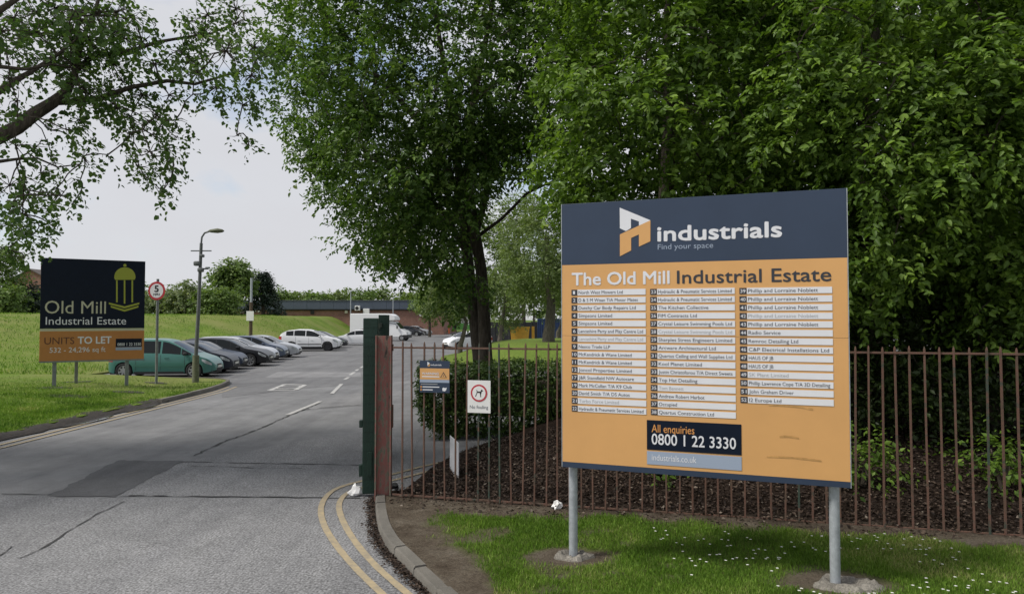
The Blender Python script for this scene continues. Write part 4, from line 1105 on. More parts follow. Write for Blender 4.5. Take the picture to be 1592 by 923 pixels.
def make_car(kind, paint, X, Y, rz, label, group, z=0.0, rim="rim", step=.05, detail=True):
    s = CAR[kind]; L_, W_, r_, wb = s['L'], s['W'], s['r'], s['wb']
    xf = L_ / 2 - s['fo']; xr = xf - wb
    root = empty("parked_car", (X, Y, z), rz, label, "car", group)
    tx = np.linspace(-L_ / 2, L_ / 2, 240); tz = np.interp(tx, *np.array(s['top']).T)
    ker = np.hanning(17); ker /= ker.sum(); tzs = np.convolve(np.pad(tz, 8, mode='edge'), ker, 'valid')
    wgt = np.clip((L_ / 2 - np.abs(tx)) / .15, 0, 1); tz = tzs * wgt + tz * (1 - wgt)
    top = lambda x: np.interp(x, tx, tz)
    beltl = lambda x: np.interp(x, *np.array(s['belt']).T)
    def wid(x):
        a = np.abs(x); rl = .62 if x > 0 else .42; t_ = np.clip((a - (L_ / 2 - rl)) / rl, 0, 1)
        return W_ * (1 - .36 * t_ ** 2.6)
    sill = .21 if kind != 'suv' else .28
    def zbot(x):
        z_ = sill + .10 * np.clip((np.abs(x) - (L_ / 2 - .5)) / .5, 0, 1) ** 2
        for xw in (xf, xr):
            Ra = r_ + .055; d = abs(x - xw)
            if d < Ra: z_ = max(z_, r_ + math.sqrt(Ra * Ra - d * d))
        return z_
    def belt(x): return min(beltl(x), top(x) - .055)
    def side_y(x, z_):
        bz = beltl(x); w_ = wid(x); sN = np.clip((z_ - .2) / (bz - .2), 0, 1.0)
        return w_ * (1 - .055 * (1 - sN) ** 2 - .06 * sN ** 3)
    def gh(x, v_):                                    # greenhouse side, v from belt to roof edge
        zb_ = belt(x); zt_ = zb_ + (top(x) - zb_) * .93; z_ = zb_ + (zt_ - zb_) * v_
        y_ = side_y(x, zb_) - .30 * (z_ - zb_) - .22 * max(0, v_ - .75) ** 2 * (zt_ - zb_)
        return y_, z_
    def roof(x, q):                                   # q 1 at the edge, 0 on the centre line
        ye, ze = gh(x, 1.0); return ye * q, ze + (top(x) - ze) * (1 - abs(q) ** 2.2)
    xs = sorted(set([round(v_, 3) for v_ in np.arange(-L_ / 2, L_ / 2, step)] + [L_ / 2, L_ / 2 - .02, -L_ / 2 + .02] + [round(xw + k * (r_ + .056), 3) for xw in (xf, xr) for k in (-1, 1)]))
    V, Fc = [], []; half = None
    for x in xs:
        ring = []
        zb_ = zbot(x); bz = max(belt(x), zb_ + .03)
        for v_ in np.linspace(0, 1, 7): z_ = zb_ + (bz - zb_) * v_; ring.append((x, side_y(x, z_), z_))
        for v_ in (.12, .35, .6, .82, 1.0): y_, z_ = gh(x, v_); ring.append((x, y_, max(z_, bz + .001 * v_)))
        for q in (.9, .72, .45, .2): y_, z_ = roof(x, q); ring.append((x, y_, z_))
        y_, z_ = roof(x, 0.0)
        full = ring + [(x, 0, z_)] + [(x, -p[1], p[2]) for p in ring[::-1]]
        V += full; half = len(full)
    for i in range(len(xs) - 1):
        for k in range(half - 1): Fc.append((i * half + k, (i + 1) * half + k, (i + 1) * half + k + 1, i * half + k + 1))
    Fc += [tuple(range(half)), tuple((len(xs) - 1) * half + k for k in range(half))[::-1]]
    mk("body", V, Fc, paint, root, True, 35)
    box("underbody", "trim", root, -L_ / 2 + .12, L_ / 2 - .12, -W_ + .2, W_ - .2, .17, .62)
    # glass
    for sg in (1, -1):
        for (a, b_) in s['wins']:
            V, Fc = [], []; nu = 7
            for x in np.linspace(a, b_, nu):
                for v_ in (.10, .5, .90): y_, z_ = gh(x, v_); V.append((x, sg * (y_ + .006), z_))
            for i in range(nu - 1):
                for k in range(2): Fc.append((i * 3 + k, (i + 1) * 3 + k, (i + 1) * 3 + k + 1, i * 3 + k + 1))
            mk("side_window", V, Fc, "glass_car", root, True)
    for nm, (a, b_) in (("windscreen", s['ws']), ("rear_window", s['rw'])):
        V, Fc = [], []
        for x in np.linspace(a, b_, 7):
            for q in (-.86, -.5, 0, .5, .86): y_, z_ = roof(x, abs(q)); V.append((x + (.004 if nm == "windscreen" else -.004), math.copysign(y_, q) if q else 0, z_ + .006))
        for i in range(6):
            for k in range(4): Fc.append((i * 5 + k, (i + 1) * 5 + k, (i + 1) * 5 + k + 1, i * 5 + k + 1))
        mk(nm, V, Fc, "glass_car", root, True)
    # lights, plates, grille
    zt_ = top(L_ / 2 - .25)
    for sg in (1, -1):
        V, Fc = [], []
        for i, x in enumerate(np.linspace(L_ / 2 - .48, L_ / 2 - .12, 6)):
            hh = .05 + .09 * math.sin(math.pi * (i + .6) / 6.2)
            zc_ = min(belt(x) - .005, top(x) - .06) - .01
            for z_ in (zc_ - hh, zc_): V.append((x, sg * (side_y(x, z_) + .008), z_))
        for i in range(5): Fc.append((i * 2, i * 2 + 2, i * 2 + 3, i * 2 + 1))
        mk("headlight", V, Fc, "lamp_glass", root, True)
        V, Fc = [], []
        for i, x in enumerate(np.linspace(-L_ / 2 + .04, -L_ / 2 + .30, 4)):
            for z_ in (beltl(x) - .30, beltl(x) - .06): V.append((x, sg * (side_y(x, z_) + .008), z_))
        for i in range(3): Fc.append((i * 2, i * 2 + 2, i * 2 + 3, i * 2 + 1))
        mk("tail_light", V, Fc, "tail_red", root, True)
        x = s['ws'][1] - .22; y_ = side_y(x, belt(x)); bm = bmesh.new(); bbox(bm, x - .08, x + .06, y_ + .02, y_ + .20, belt(x) + .0, belt(x) + .13, .04)
        if sg < 0:
            for v_ in bm.verts: v_.co.y *= -1
        from_bm("wing_mirror", bm, paint if kind != 'mpv' else "trim", root, True)
        if detail:
            for xd in ([-.95, .02, .98] if kind in ('mpv', 'estate', 'suv') else [-.69, .14, 1.0]):
                V = []
                for z_ in np.linspace(sill + .12, belt(xd) - .01, 6):
                    for dx in (-.006, .006): V.append((xd + dx, sg * (side_y(xd, z_) + .003), z_))
                mk("door_gap", V, [(2 * i, 2 * i + 1, 2 * i + 3, 2 * i + 2) for i in range(5)], "trim", root)
            V = []
            for x in np.linspace(xr + r_ + .1, xf - r_ - .1, 14):
                for z_ in (.50, .56): V.append((x, sg * (side_y(x, z_) + .010), z_))
            mk("side_moulding", V, [(2 * i, 2 * i + 2, 2 * i + 3, 2 * i + 1) for i in range(13)], paint if kind == 'mpv' else "trim", root, True)
            V = []
            for x in np.linspace(xr + r_ + .08, xf - r_ - .08, 12):
                for z_ in (sill - .03, sill + .07): V.append((x, sg * (side_y(x, z_) + .004), z_))
            mk("sill", V, [(2 * i, 2 * i + 2, 2 * i + 3, 2 * i + 1) for i in range(11)], "trim", root, True)
            for xd in (-.80, .17): box("door_handle", paint, root, xd, xd + .17, *(sorted([sg * (side_y(xd, .84) + .002), sg * (side_y(xd, .84) + .03)])), .83, .86, .008)
    zl = min(.62, top(L_ / 2 - .02) - .02)
    wg = wid(L_ / 2) * .75
    box("grille", "trim", root, L_ / 2 - .06, L_ / 2 + .012, -wg, wg, .27, .40, .02); box("upper_grille", "trim", root, L_ / 2 - .12, L_ / 2 - .005, -wg * .62, wg * .62, .47, .56, .02)
    box("number_plate", "plate_white", root, L_ / 2 + .004, L_ / 2 + .02, -.26, .26, .405, .495)
    # wheels
    wm = None
    for xw in (xf, xr):
        for sg in (1, -1):
            if wm is None:
                tv, tf = [], []; prof = [(-.10, r_ * .70), (-.105, r_ * .90), (-.085, r_ * .985), (0, r_), (.085, r_ * .985), (.105, r_ * .90), (.10, r_ * .70)]; ns = 28
                for (yy, q) in prof: tv += [(q * math.cos(2 * math.pi * k / ns), yy, q * math.sin(2 * math.pi * k / ns)) for k in range(ns)]
                for i in range(len(prof) - 1):
                    for k in range(ns): tf.append((i * ns + k, i * ns + (k + 1) % ns, (i + 1) * ns + (k + 1) % ns, (i + 1) * ns + k))
                rb = MB(); qr = r_ * .70
                ro = [(qr * math.cos(2 * math.pi * k / ns), .085, qr * math.sin(2 * math.pi * k / ns)) for k in range(ns)]; ri = [(qr * .88 * math.cos(2 * math.pi * k / ns), .075, qr * .88 * math.sin(2 * math.pi * k / ns)) for k in range(ns)]
                rb.add(ro + ri, [(k, (k + 1) % ns, ns + (k + 1) % ns, ns + k) for k in range(ns)])
                for k in range(7):
                    a = 2 * math.pi * k / 7; ca, sa = math.cos(a), math.sin(a); w0, w1 = .045, .028
                    pt_ = lambda q, w_: (q * ca - w_ * sa, .082, q * sa + w_ * ca)
                    rb.add([pt_(.03, -w0), pt_(qr * .93, -w1), pt_(qr * .93, w1), pt_(.03, w0)], [(0, 1, 2, 3)])
                rb.add([(.06 * math.cos(2 * math.pi * k / 10), .088, .06 * math.sin(2 * math.pi * k / 10)) for k in range(10)], [tuple(range(10))])
                hb = [(qr * math.cos(2 * math.pi * k / ns), .02, qr * math.sin(2 * math.pi * k / ns)) for k in range(ns)]
                w_o = mk("wheel", hb, [tuple(range(ns))], "trim", root); t_o = mk("tyre", tv, tf, "rubber", w_o, True); r_o = rb.build("rim", rim, w_o, False)
                wm = (w_o, t_o, r_o)
            else:
                w_o = wm[0].copy(); COL.objects.link(w_o); w_o.parent = root
                for c_ in wm[1:]:
                    q = c_.copy(); COL.objects.link(q); q.parent = w_o
            w_o.location = (xw, sg * (W_ - .115), r_); w_o.rotation_euler = (0, rng.rand() * 2, 0 if sg > 0 else math.pi)
    return root
def park(kind, paint, px_nose, Yc, label, group="cars parked in a row along the bank", heading=HEAD, **kw):
    """nose of the car seen at pixel px_nose, its centre line crossing distance Yc at the nose"""
    s = CAR[kind]; xn = (px_nose - 8 - CX) / F * Yc; L_ = s['L'] / 2
    return make_car(kind, paint, xn - L_ * math.cos(heading), Yc - L_ * math.sin(heading), heading, label, group, **kw)
park('mpv', 'car_teal', 351, 30.3, "teal green people carrier nearest the grass verge and lamp post")
park('hatch', 'car_blueblack', 377, 32.6, "dark navy car parked right behind the teal people carrier")
park('saloon', 'car_navyblue', 391, 34.7, "dark blue saloon between the navy car and the black estate")
park('estate', 'car_blackpaint', 431, 37.3, "black estate car with bright silver alloy wheels in the parked row")
park('estate', 'car_palesilver', 440, 40.2, "pale silver car just behind the black estate")
park('hatch', 'car_bluegrey', 455, 42.9, "blue-grey hatchback between the pale silver car and the silver saloon", detail=False)
park('saloon', 'car_silver', 476, 45.6, "silver saloon at the far end of the first run of parked cars", detail=False)
park('suv', 'car_whitepaint', 538, 54.9, "white sport utility car with dark wheels in front of the grass bank", rim="rim_dark")
park('hatch', 'car_palesilver', 540, 58.0, "pale silver hatchback half hidden behind the white sport utility car", step=.08, detail=False)
park('saloon', 'car_darkgrey', 549, 60.8, "dark grey saloon nose between the white sport utility car and the white hatchback", step=.08, detail=False)
def put(kind, paint, px, Y, rz, label, **kw):
    return make_car(kind, paint, (px - CX) / F * Y, Y, rz, label, "cars parked deeper in the estate", step=.08, detail=False, **kw)
put('hatch', 'car_whitepaint', 556, 66, R(186), "white hatchback facing left, partly behind the green gate", rim="rim_dark")
put('hatch', 'car_maroon', 566, 74, R(184), "dark red car roof between the white hatchback and the box van")
put('hatch', 'car_darkgrey', 637, 102, R(-8), "dark grey hatchback by the brick wall right of the box van")
put('saloon', 'car_silver', 648, 106, R(-10), "silver car by the brick wall behind the dark grey hatchback")
put('hatch', 'car_whitepaint', 727, 58, R(214), "white hatchback behind the small leaning tree on the grass island")

# box van
s = 80 / F; xv = (549 - CX) * s
root = empty("box_van", (xv, 80, 0), R(-6), "white box van with a rounded roof over its cab, behind the green gate", "van")
BL = (603 - 549) * s + .2
V, Fc = [], []
# box body with over-cab dome
prof = [(0, .75), (0, 3.05), (BL - .2, 3.05), (BL + .45, 2.98), (BL + .85, 2.78), (BL + 1.05, 2.45), (BL + 1.02, 2.28), (BL + .0, 2.22), (BL, .75)]
bm = bmesh.new(); f1 = [bm.verts.new((x, -1.08, z_)) for x, z_ in prof]; f2 = [bm.verts.new((x, 1.08, z_)) for x, z_ in prof]; n_ = len(prof)
bm.faces.new(f1); bm.faces.new(f2[::-1])
for i in range(n_): bm.faces.new((f1[i], f2[i], f2[(i + 1) % n_], f1[(i + 1) % n_]))
bmesh.ops.recalc_face_normals(bm, faces=bm.faces); bmesh.ops.bevel(bm, geom=[e for e in bm.edges if e.calc_face_angle(0) > .5], offset=.06, segments=3, affect='EDGES')
from_bm("box_body", bm, "car_whitepaint", root, True, 30)
prof = [(BL + .04, .42), (BL + .04, 2.18), (BL + .75, 2.18), (BL + 1.0, 2.05), (BL + 1.62, 1.32), (BL + 2.15, 1.10), (BL + 2.35, .85), (BL + 2.38, .42)]
bm = bmesh.new(); f1 = [bm.verts.new((x, -.96 + (.10 if z_ > 1.3 else 0), z_)) for x, z_ in prof]; f2 = [bm.verts.new((x, .96 - (.10 if z_ > 1.3 else 0), z_)) for x, z_ in prof]; n_ = len(prof)
bm.faces.new(f1); bm.faces.new(f2[::-1])
for i in range(n_): bm.faces.new((f1[i], f2[i], f2[(i + 1) % n_], f1[(i + 1) % n_]))
bmesh.ops.recalc_face_normals(bm, faces=bm.faces); bmesh.ops.bevel(bm, geom=[e for e in bm.edges if e.calc_face_angle(0) > .3], offset=.05, segments=3, affect='EDGES')
from_bm("cab", bm, "car_whitepaint", root, True, 30)
for sg in (-1, 1):
    mk("side_window", [(BL + .30, sg * .885, 1.38), (BL + 1.42, sg * .90, 1.36), (BL + 1.0, sg * .875, 1.93), (BL + .34, sg * .872, 2.0)], [(0, 1, 2, 3)], "glass_car", root)
    box("headlight", "lamp_glass", root, BL + 2.2, BL + 2.4, sg * .78 - .13, sg * .78 + .13, .82, .98, .03); box("wing_mirror", "trim", root, BL + 1.2, BL + 1.32, sg * 1.08 - .1, sg * 1.08 + .1, 1.35, 1.7, .03)
    for xw in (.95, BL + 1.75):
        wv = MB(); ns = 24; rr = .34
        for yy, q in ((-.11, rr * .6), (-.11, rr * .95), (0, rr), (.11, rr * .95), (.11, rr * .6)): wv.v += [(q * math.cos(2 * math.pi * k / ns), yy, q * math.sin(2 * math.pi * k / ns)) for k in range(ns)]
        wv.f = [(i * ns + k, i * ns + (k + 1) % ns, (i + 1) * ns + (k + 1) % ns, (i + 1) * ns + k) for i in range(4) for k in range(ns)]
        w_o = wv.build("wheel", "rubber", root); w_o.location = (xw, sg * .88, rr)
        cyl_y("rim", "rim", w_o, rr * .62, sg * .08, sg * .095, 0, n_=20)
mk("windscreen", [(BL + 1.06, -.80, 2.03), (BL + 1.06, .80, 2.03), (BL + 1.62, .84, 1.37), (BL + 1.62, -.84, 1.37)], [(0, 1, 2, 3)], "glass_car", root)
box("bumper", "trim", root, BL + 1.9, BL + 2.44, -.98, .98, .34, .70, .06); box("chassis", "trim", root, .1, BL + 1.6, -.8, .8, .45, .74)

# ================================================================== BUILDINGS
YB = 110.0; XL, XR = -50.0, (690 - CX) / F * YB
zr = at(500, 467.5, YB)[2]; zfb = at(500, 480.5, YB)[2]
root = empty("brick_building", ((XL + XR) / 2, YB, 0), 0, "long low brick industrial building with a dark ribbed roof fascia at the back", "building")
hw = (XR - XL) / 2
box("wall", "brick_far", root, -hw, hw, 0, 26, -.1, zfb + .2)
box("roof", "fascia", root, -hw - .25, hw + .25, -.05, 26.3, zfb + .21, zr - .25)
pw = 2.05; pn = box("fascia_panel", "fascia", root, 0, pw - .02, -.42, -.06, zfb, zr, .008); pn.location = (-hw - .2, 0, 0)
for i in range(1, int(2 * hw / pw) + 1):
    q = pn.copy(); COL.objects.link(q); q.parent = root; q.location = (-hw - .2 + i * pw, rng.randn() * .01, 0)
box("gutter", "black", root, -hw, hw, -.30, -.06, zfb - .16, zfb - .02)
box("coping", "lamp_grey", root, -hw - .25, hw + .25, -.50, .1, zr + .01, zr + .10)
def onwall(px, py): p = at(px, py, YB); return p[0] - (XL + XR) / 2, p[2]
u, w_ = onwall(557.5, 479); q = box("extractor_unit", "white_plastic", root, u - .38, u + .38, -.95, -.44, w_ - .38, w_ + .38, .04); cyl_y("fan", "black", q, .27, -.975, -.955, w_, u - .05)
u, w_ = onwall(570.5, 483.5); q = box("air_unit", "white_plastic", root, u - .48, u + .48, -.62, -.02, w_ - .48, w_ + .38, .04); box("shelf", "galv_dark", q, u - .5, u + .5, -.6, -.03, w_ - .55, w_ - .49)
for px, py, s_, mt in ((486, 481.5, .28, "black"), (538.5, 482, .22, "cream"), (654, 490, .14, "white_plastic"), (397, 481, .14, "white_plastic"), (403, 481, .14, "white_plastic")):
    u, w_ = onwall(px, py - 0); w_ = min(w_, zfb - .2 - s_); box("wall_light", mt, root, u - s_, u + s_, -.2, -.01, w_ - s_, w_ + s_, .02)

# house among the trees on the far left
Yh = 112.0; xr_ = at(47.5, 419, Yh); zg = 2.6
root = empty("brick_house", (xr_[0], Yh, zg), R(0), "brick house gable with a tiled roof, glimpsed left of the navy board", "house")
zrdg = xr_[2] - zg; ev = at(62, 437, Yh)[2] - zg
gw_ = 3.6
V = [(-gw_, 0, -.5), (gw_, 0, -.5), (gw_, 0, ev), (0, 0, zrdg - .1), (-gw_, 0, ev), (-gw_, 9, -.5), (gw_, 9, -.5), (gw_, 9, ev), (0, 9, zrdg - .1), (-gw_, 9, ev)]
mk("wall", V, [(0, 1, 2, 3, 4), (5, 9, 8, 7, 6), (1, 6, 7, 2), (0, 4, 9, 5)], "brick_far", root)
for sg in (-1, 1):
    a = np.array([sg * (gw_ + .3), ev - .2]); b_ = np.array([0, zrdg])
    mk("roof_slope", [(a[0], -.3, a[1]), (a[0], 9.3, a[1]), (0, 9.3, zrdg), (0, -.3, zrdg), (a[0], -.3, a[1] + .15), (a[0], 9.3, a[1] + .15), (0, 9.3, zrdg + .15), (0, -.3, zrdg + .15)], [(0, 1, 2, 3), (4, 7, 6, 5), (0, 3, 7, 4), (0, 4, 5, 1)], "roof_tile", root)
box("chimney", "brick_far", root, -.4, .4, 3, 3.8, zrdg - .5, zrdg + .9)
box("render_band", "render_white", root, .0, gw_ - .05, -.06, -.005, .2, 2.6)
for xa in (.6,):
    q = box("window", "render_white", root, xa, xa + 1.4, -.12, -.065, 1.0, 2.2, .02); box("pane", "glass_house", q, xa + .1, xa + 1.3, -.135, -.122, 1.1, 2.1)

# ---------------- things behind the island
Ys = 61.5; a, b_ = at(793, 516, Ys)[0], at(823, 516, Ys)[0]; zt_ = at(800, 508, Ys)[2]
root = empty("skip", ((a + b_) / 2, Ys, 0.012), 0, "yellow steel skip standing beyond the grass island under the trees", "skip")
w_ = b_ - a
V = []
for k, (z_, e_) in enumerate(((0.02, -.16), (zt_ - .1, 0), (zt_, 0.0))): V += [(-w_ / 2 - e_, -.7, z_), (w_ / 2 + e_, -.7, z_), (w_ / 2 + e_, .9, z_), (-w_ / 2 - e_, .9, z_)]
V += [(-w_ / 2 + .06, -.64, zt_), (w_ / 2 - .06, -.64, zt_), (w_ / 2 - .06, .84, zt_), (-w_ / 2 + .06, .84, zt_), (-w_ / 2 + .1, -.6, .5), (w_ / 2 - .1, -.6, .5), (w_ / 2 - .1, .8, .5), (-w_ / 2 + .1, .8, .5)]
Fc = [(3, 2, 1, 0)] + [(i * 4 + k, i * 4 + (k + 1) % 4, i * 4 + 4 + (k + 1) % 4, i * 4 + 4 + k) for i in range(4) for k in range(4)] + [(16, 17, 18, 19)]
mk("body", V, Fc, "skip_yellow", root)
box("rim_bar", "skip_yellow", root, -w_ / 2 - .03, w_ / 2 + .03, -.76, -.71, zt_ - .12, zt_ + .02, .01); box("lifting_post", "skip_yellow", root, -.05, .05, -.78, -.712, .4, zt_ - .15); box("marker_rod", "galv", root, -.1, -.06, -.62, -.58, .5, zt_ + .18)
a2 = at(827, 516, Ys)[0]; b2 = at(830.5, 516, Ys)[0]
root = empty("gate_pillar", ((a2 + b2) / 2, Ys, .012), 0, "narrow yellow upright frame between the skip and the large grey trunk", "post")
box("column", "skip_yellow", root, -.12, .12, -.1, .1, -.1, zt_ + .03, .01); box("foot", "skip_yellow", root, -.3, .12, -.3, .3, -.005, .12, .01)
Yc_ = 63.0; a = at(836, 510, Yc_)[0]
root = empty("shipping_container", (a, Yc_, 0), 0, "dark blue corrugated shipping container behind the trees left of the big sign", "container")
Hc = 2.45; box("core", "container_blue", root, .06, 6.0, .06, 2.4, .14, Hc)
for i in range(30): box("rib", "container_blue", root, .1 + i * .197, .1 + i * .197 + .10, .015, .058, .16, Hc - .12)
box("top_rail", "container_blue", root, 0, 6.06, 0, .055, Hc - .11, Hc + .02); box("bottom_rail", "container_blue", root, 0, 6.06, 0, .055, -.02, .15); box("corner_post", "container_blue", root, -.02, .06, -.01, .12, .0, Hc + .02)
Yw = 66.0; a = at(757, 510, Yw)[0]; b_ = at(838, 510, Yw)[0]
root = empty("panel_fence", (a, Yw, 0), 0, "black panel fence behind the yellow skip", "fence"); zt_ = at(780, 500, Yw)[2]
nP = 7; pw = (b_ - a) / nP
for i in range(nP): box("panel", "panel_black", root, i * pw + .05, (i + 1) * pw - .05, -.02, .02, .05, zt_ - .05 * (i % 2), .005)
for i in range(nP + 1): box("post", "panel_black", root, i * pw - .045, i * pw + .045, -.06, .06, -.1, zt_ + .03)
Yo = 118.0; p = at(691, 507, Yo)
root = empty("traffic_barrier", (p[0], Yo, 0), R(10), "small orange plastic barrier in front of the far end of the brick building", "barrier")
Vb = [(-.9, -.25, 0), (.9, -.25, 0), (.9, .25, 0), (-.9, .25, 0), (-.8, -.10, .9), (.8, -.10, .9), (.8, .10, .9), (-.8, .10, .9), (-.7, -.08, 1.35), (.7, -.08, 1.35), (.7, .08, 1.35), (-.7, .08, 1.35)]
mk("body", Vb, [(3, 2, 1, 0), (8, 9, 10, 11)] + [(i * 4 + k, i * 4 + (k + 1) % 4, i * 4 + 4 + (k + 1) % 4, i * 4 + 4 + k) for i in (0, 1) for k in range(4)], "barrier_orange", root); box("stripe", "white_plastic", root, -.6, .6, -.14, -.125, .95, 1.1)
Yo = 126.0; a = at(699, 500, Yo); b_ = at(724, 500, Yo)
root = empty("banner_board", (a[0], Yo, 0), 0, "green and white banner board with a black figure, far beyond the car park", "banner"); w_ = b_[0] - a[0] + 1.2; zt_ = at(700, 490, Yo)[2]; zl = .55
mk("green_panel", [(0, 0, zl), (w_, 0, zl), (w_, 0, zl + .75), (w_ * .6, 0, zl + 1.1), (0, 0, zl + 1.55), (0, .05, zl), (w_, .05, zl), (w_, .05, zl + .75), (w_ * .6, .05, zl + 1.1), (0, .05, zl + 1.55)], [(0, 1, 2, 3, 4), (9, 8, 7, 6, 5)] + [(i, i + 5, (i + 1) % 5 + 5, (i + 1) % 5) for i in range(5)], "banner_green", root)
box("white_panel", "white_plastic", root, 0, w_, .055, .1, zl, zt_)
flat("figure_print", "black", root, [(.9, zl + .1), (1.1, zl + .1), (1.25, zl + .6), (1.6, zl + .75), (1.75, zl + 1.05), (2.1, zl + 1.1), (2.0, zl + 1.35), (1.7, zl + 1.4), (1.4, zl + 1.15), (1.0, zl + 1.0), (.7, zl + .6)], -.006)
for xx in (.1, w_ - .1): box("post", "galv_dark", root, xx - .05, xx + .05, .105, .2, -.1, zt_)

# ================================================================== TREES
# main tree: two stems, base behind the hedge
YT = 20.5; b0 = at(752, 600, YT); b0[2] = 0.0
A = lambda px, py, Y=YT: at(px, py, Y)
pol = np.array([(432, -420), (430, 60), (442, 165), (462, 200), (482, 240), (500, 265), (525, 280), (518, 318), (546, 338), (545, 372), (572, 395), (618, 395), (648, 415), (672, 440), (700, 425), (722, 370), (750, 300), (800, 262), (905, 240), (930, -420)])
rs = np.random.RandomState(11)
t1 = ([A(752, 640), A(748, 590), A(744, 549), A(736, 480), A(729, 419), A(722, 345), A(716, 290), A(706, 200), A(690, 100, 20), A(670, -20, 19.6), A(655, -110, 19.4)], [.24, .20, .185, .170, .160, .145, .125, .10, .075, .05, .025])
t2 = ([A(760, 640, 20.1), A(758, 590, 20.1), A(755, 553, 20.1), A(752, 480, 20.1), A(748, 419, 20.1), A(738, 359, 20.1), A(727, 280, 20.3), A(735, 160, 20.6), A(760, 40, 21), A(780, -90, 21.2)], [.24, .205, .19, .175, .165, .15, .13, .105, .075, .035])
t3 = ([A(740, 362, 20.2), A(752, 320, 20.3), A(760, 290, 20.4), A(772, 225, 20.7), A(800, 150, 21), A(840, 60, 21.4)], [.10, .085, .08, .07, .055, .03])
t4 = ([A(733, 440), A(718, 428), A(704, 418, 20), A(688, 395, 19.6)], [.07, .055, .045, .03])
t5 = ([A(727, 395), A(690, 330, 19.8), A(640, 285, 19.2), A(585, 250, 18.8)], [.10, .085, .06, .03])
t6 = ([A(719, 310), A(660, 200, 20), A(590, 120, 19.4), A(500, 80, 19)], [.12, .09, .06, .03])
t7 = ([A(742, 368, 20.2), A(780, 340, 20), A(820, 300, 19.6), A(880, 272, 19.2)], [.06, .045, .04, .02])
cl = ell_clusters((-2.3, 19.8, 10.2), (6.9, 4.6, 7.4), 620, .62, rs, .30, pol)
# edge boughs and lower fringe along the outline
edge = np.array([(428, 150), (425, 60), (448, 190), (468, 235), (488, 268), (512, 272), (520, 305), (548, 335), (548, 362), (575, 388), (612, 388), (640, 402), (668, 432), (690, 420), (600, 350), (640, 370), (560, 320), (660, 400), (690, 380), (520, 250), (560, 260), (480, 230), (610, 300), (690, 455), (720, 470), (705, 440)])
ec = np.array([(*A(x, y, 19.2 + 1.6 * rs.rand()), .5 + .2 * rs.rand()) for x, y in edge])
fc = np.array([(*A(x + rs.randn() * 8, y, 17.2 + 1.3 * rs.rand()), .55 + .2 * rs.rand()) for x, y in ((700, 130), (730, 140), (760, 150), (690, 175), (720, 185), (750, 190), (705, 215), (738, 225), (765, 215), (695, 250), (722, 262), (750, 258), (700, 290), (728, 300), (680, 310), (775, 180), (670, 230), (655, 270), (590, 300), (620, 325), (650, 345), (680, 355), (600, 365), (632, 380), (662, 392), (690, 395), (570, 345), (545, 305), (520, 285), (560, 280), (700, 345), (640, 300), (600, 250), (710, 330), (676, 420), (650, 410), (705, 420), (722, 445))])
cl = np.concatenate([cl, ec, fc])
tree("broadleaf_tree", "tall twin-stemmed broadleaf tree rising behind the hedge in mid picture", b0, [t1, t2, t3, t4, t5, t6, t7], cl, "leaf_main", spc=17, nleaf=12, twig=.45, leaf=.120, six=True, rs=rs, seg=12, center=np.array([-1.5, 20.5, 8.5]), crown_rad=.62)

# woodland behind the railings
def wood_tree(name, label, base, H, crown_c, crown_r, n_, mat, poly=None, leaf=.12, spc=22, nleaf=10, seed=1, rad=.85, six=True, lean=(0, 0), r0=.2, shell=.4, zmin=None, twig=.5):
    rs = np.random.RandomState(seed); miss[0] = 0
    base = np.array(base, float); top_ = np.array([crown_c[0] + lean[0], crown_c[1] + lean[1], H])
    pts = [base + np.array([0, 0, -.3])] + [base + (top_ - base) * t_ + np.array([rs.randn() * .12, rs.randn() * .12, 0]) for t_ in (.15, .35, .6, .85, 1)]
    cl = ell_clusters(crown_c, crown_r, n_, rad, rs, shell, poly, zmin)
    return tree(name, label, base, [(pts, [r0 * 1.25, r0, r0 * .85, r0 * .6, r0 * .3, .03])], cl, mat, spc=spc, nleaf=nleaf, twig=twig, leaf=leaf, six=six, rs=rs, crown_rad=rad)
wp = np.array([(845, -500), (850, 300), (900, 330), (1300, 500), (1345, 515), (1395, 485), (1440, 515), (1480, 535), (1510, 500), (1560, 510), (1640, 525), (2600, 560), (2600, -500)])
GZ = lambda x, y: float(verge_h(x, y))
wood_tree("woodland_tree", "bright leafy tree hanging over the railings directly above the big sign", (2.6, 13.6, GZ(2.6, 13.6)), 9.5, (2.9, 12.6, 6.3), (3.0, 2.6, 3.9), 230, "leaf_wood", wp, seed=21, leaf=.108, rad=.55, spc=19, nleaf=13, twig=.42, shell=.55)
wood_tree("woodland_tree", "leafy tree over the railings just right of the big sign", (6.0, 12.2, GZ(6, 12.2)), 9.0, (5.6, 10.9, 5.6), (2.8, 2.6, 3.8), 250, "leaf_wood", wp, seed=22, leaf=.098, rad=.52, spc=19, nleaf=13, twig=.40, shell=.55)
wood_tree("woodland_tree", "leafy tree at the right edge hanging low over the railings", (9.0, 11.6, GZ(9, 11.6)), 8.8, (8.3, 10.3, 5.2), (2.9, 2.4, 3.8), 240, "leaf_wood", wp, seed=23, leaf=.098, rad=.52, spc=19, nleaf=13, twig=.40, shell=.55)
wood_tree("woodland_tree", "dark tall tree behind the bright canopy above the big sign", (4.6, 17.0, GZ(4.6, 17)), 13, (4.6, 16.6, 8.8), (4.2, 3.2, 5.8), 150, "leaf_main", wp, seed=24, leaf=.14, spc=17, rad=1.0)
wood_tree("woodland_tree", "dark tall tree deep in the wood right of the big sign", (9.4, 16.5, GZ(9.4, 16.5)), 13, (9.4, 16.2, 8.6), (4.0, 3.2, 6.0), 150, "leaf_main", wp, seed=25, leaf=.14, spc=17, rad=1.0)
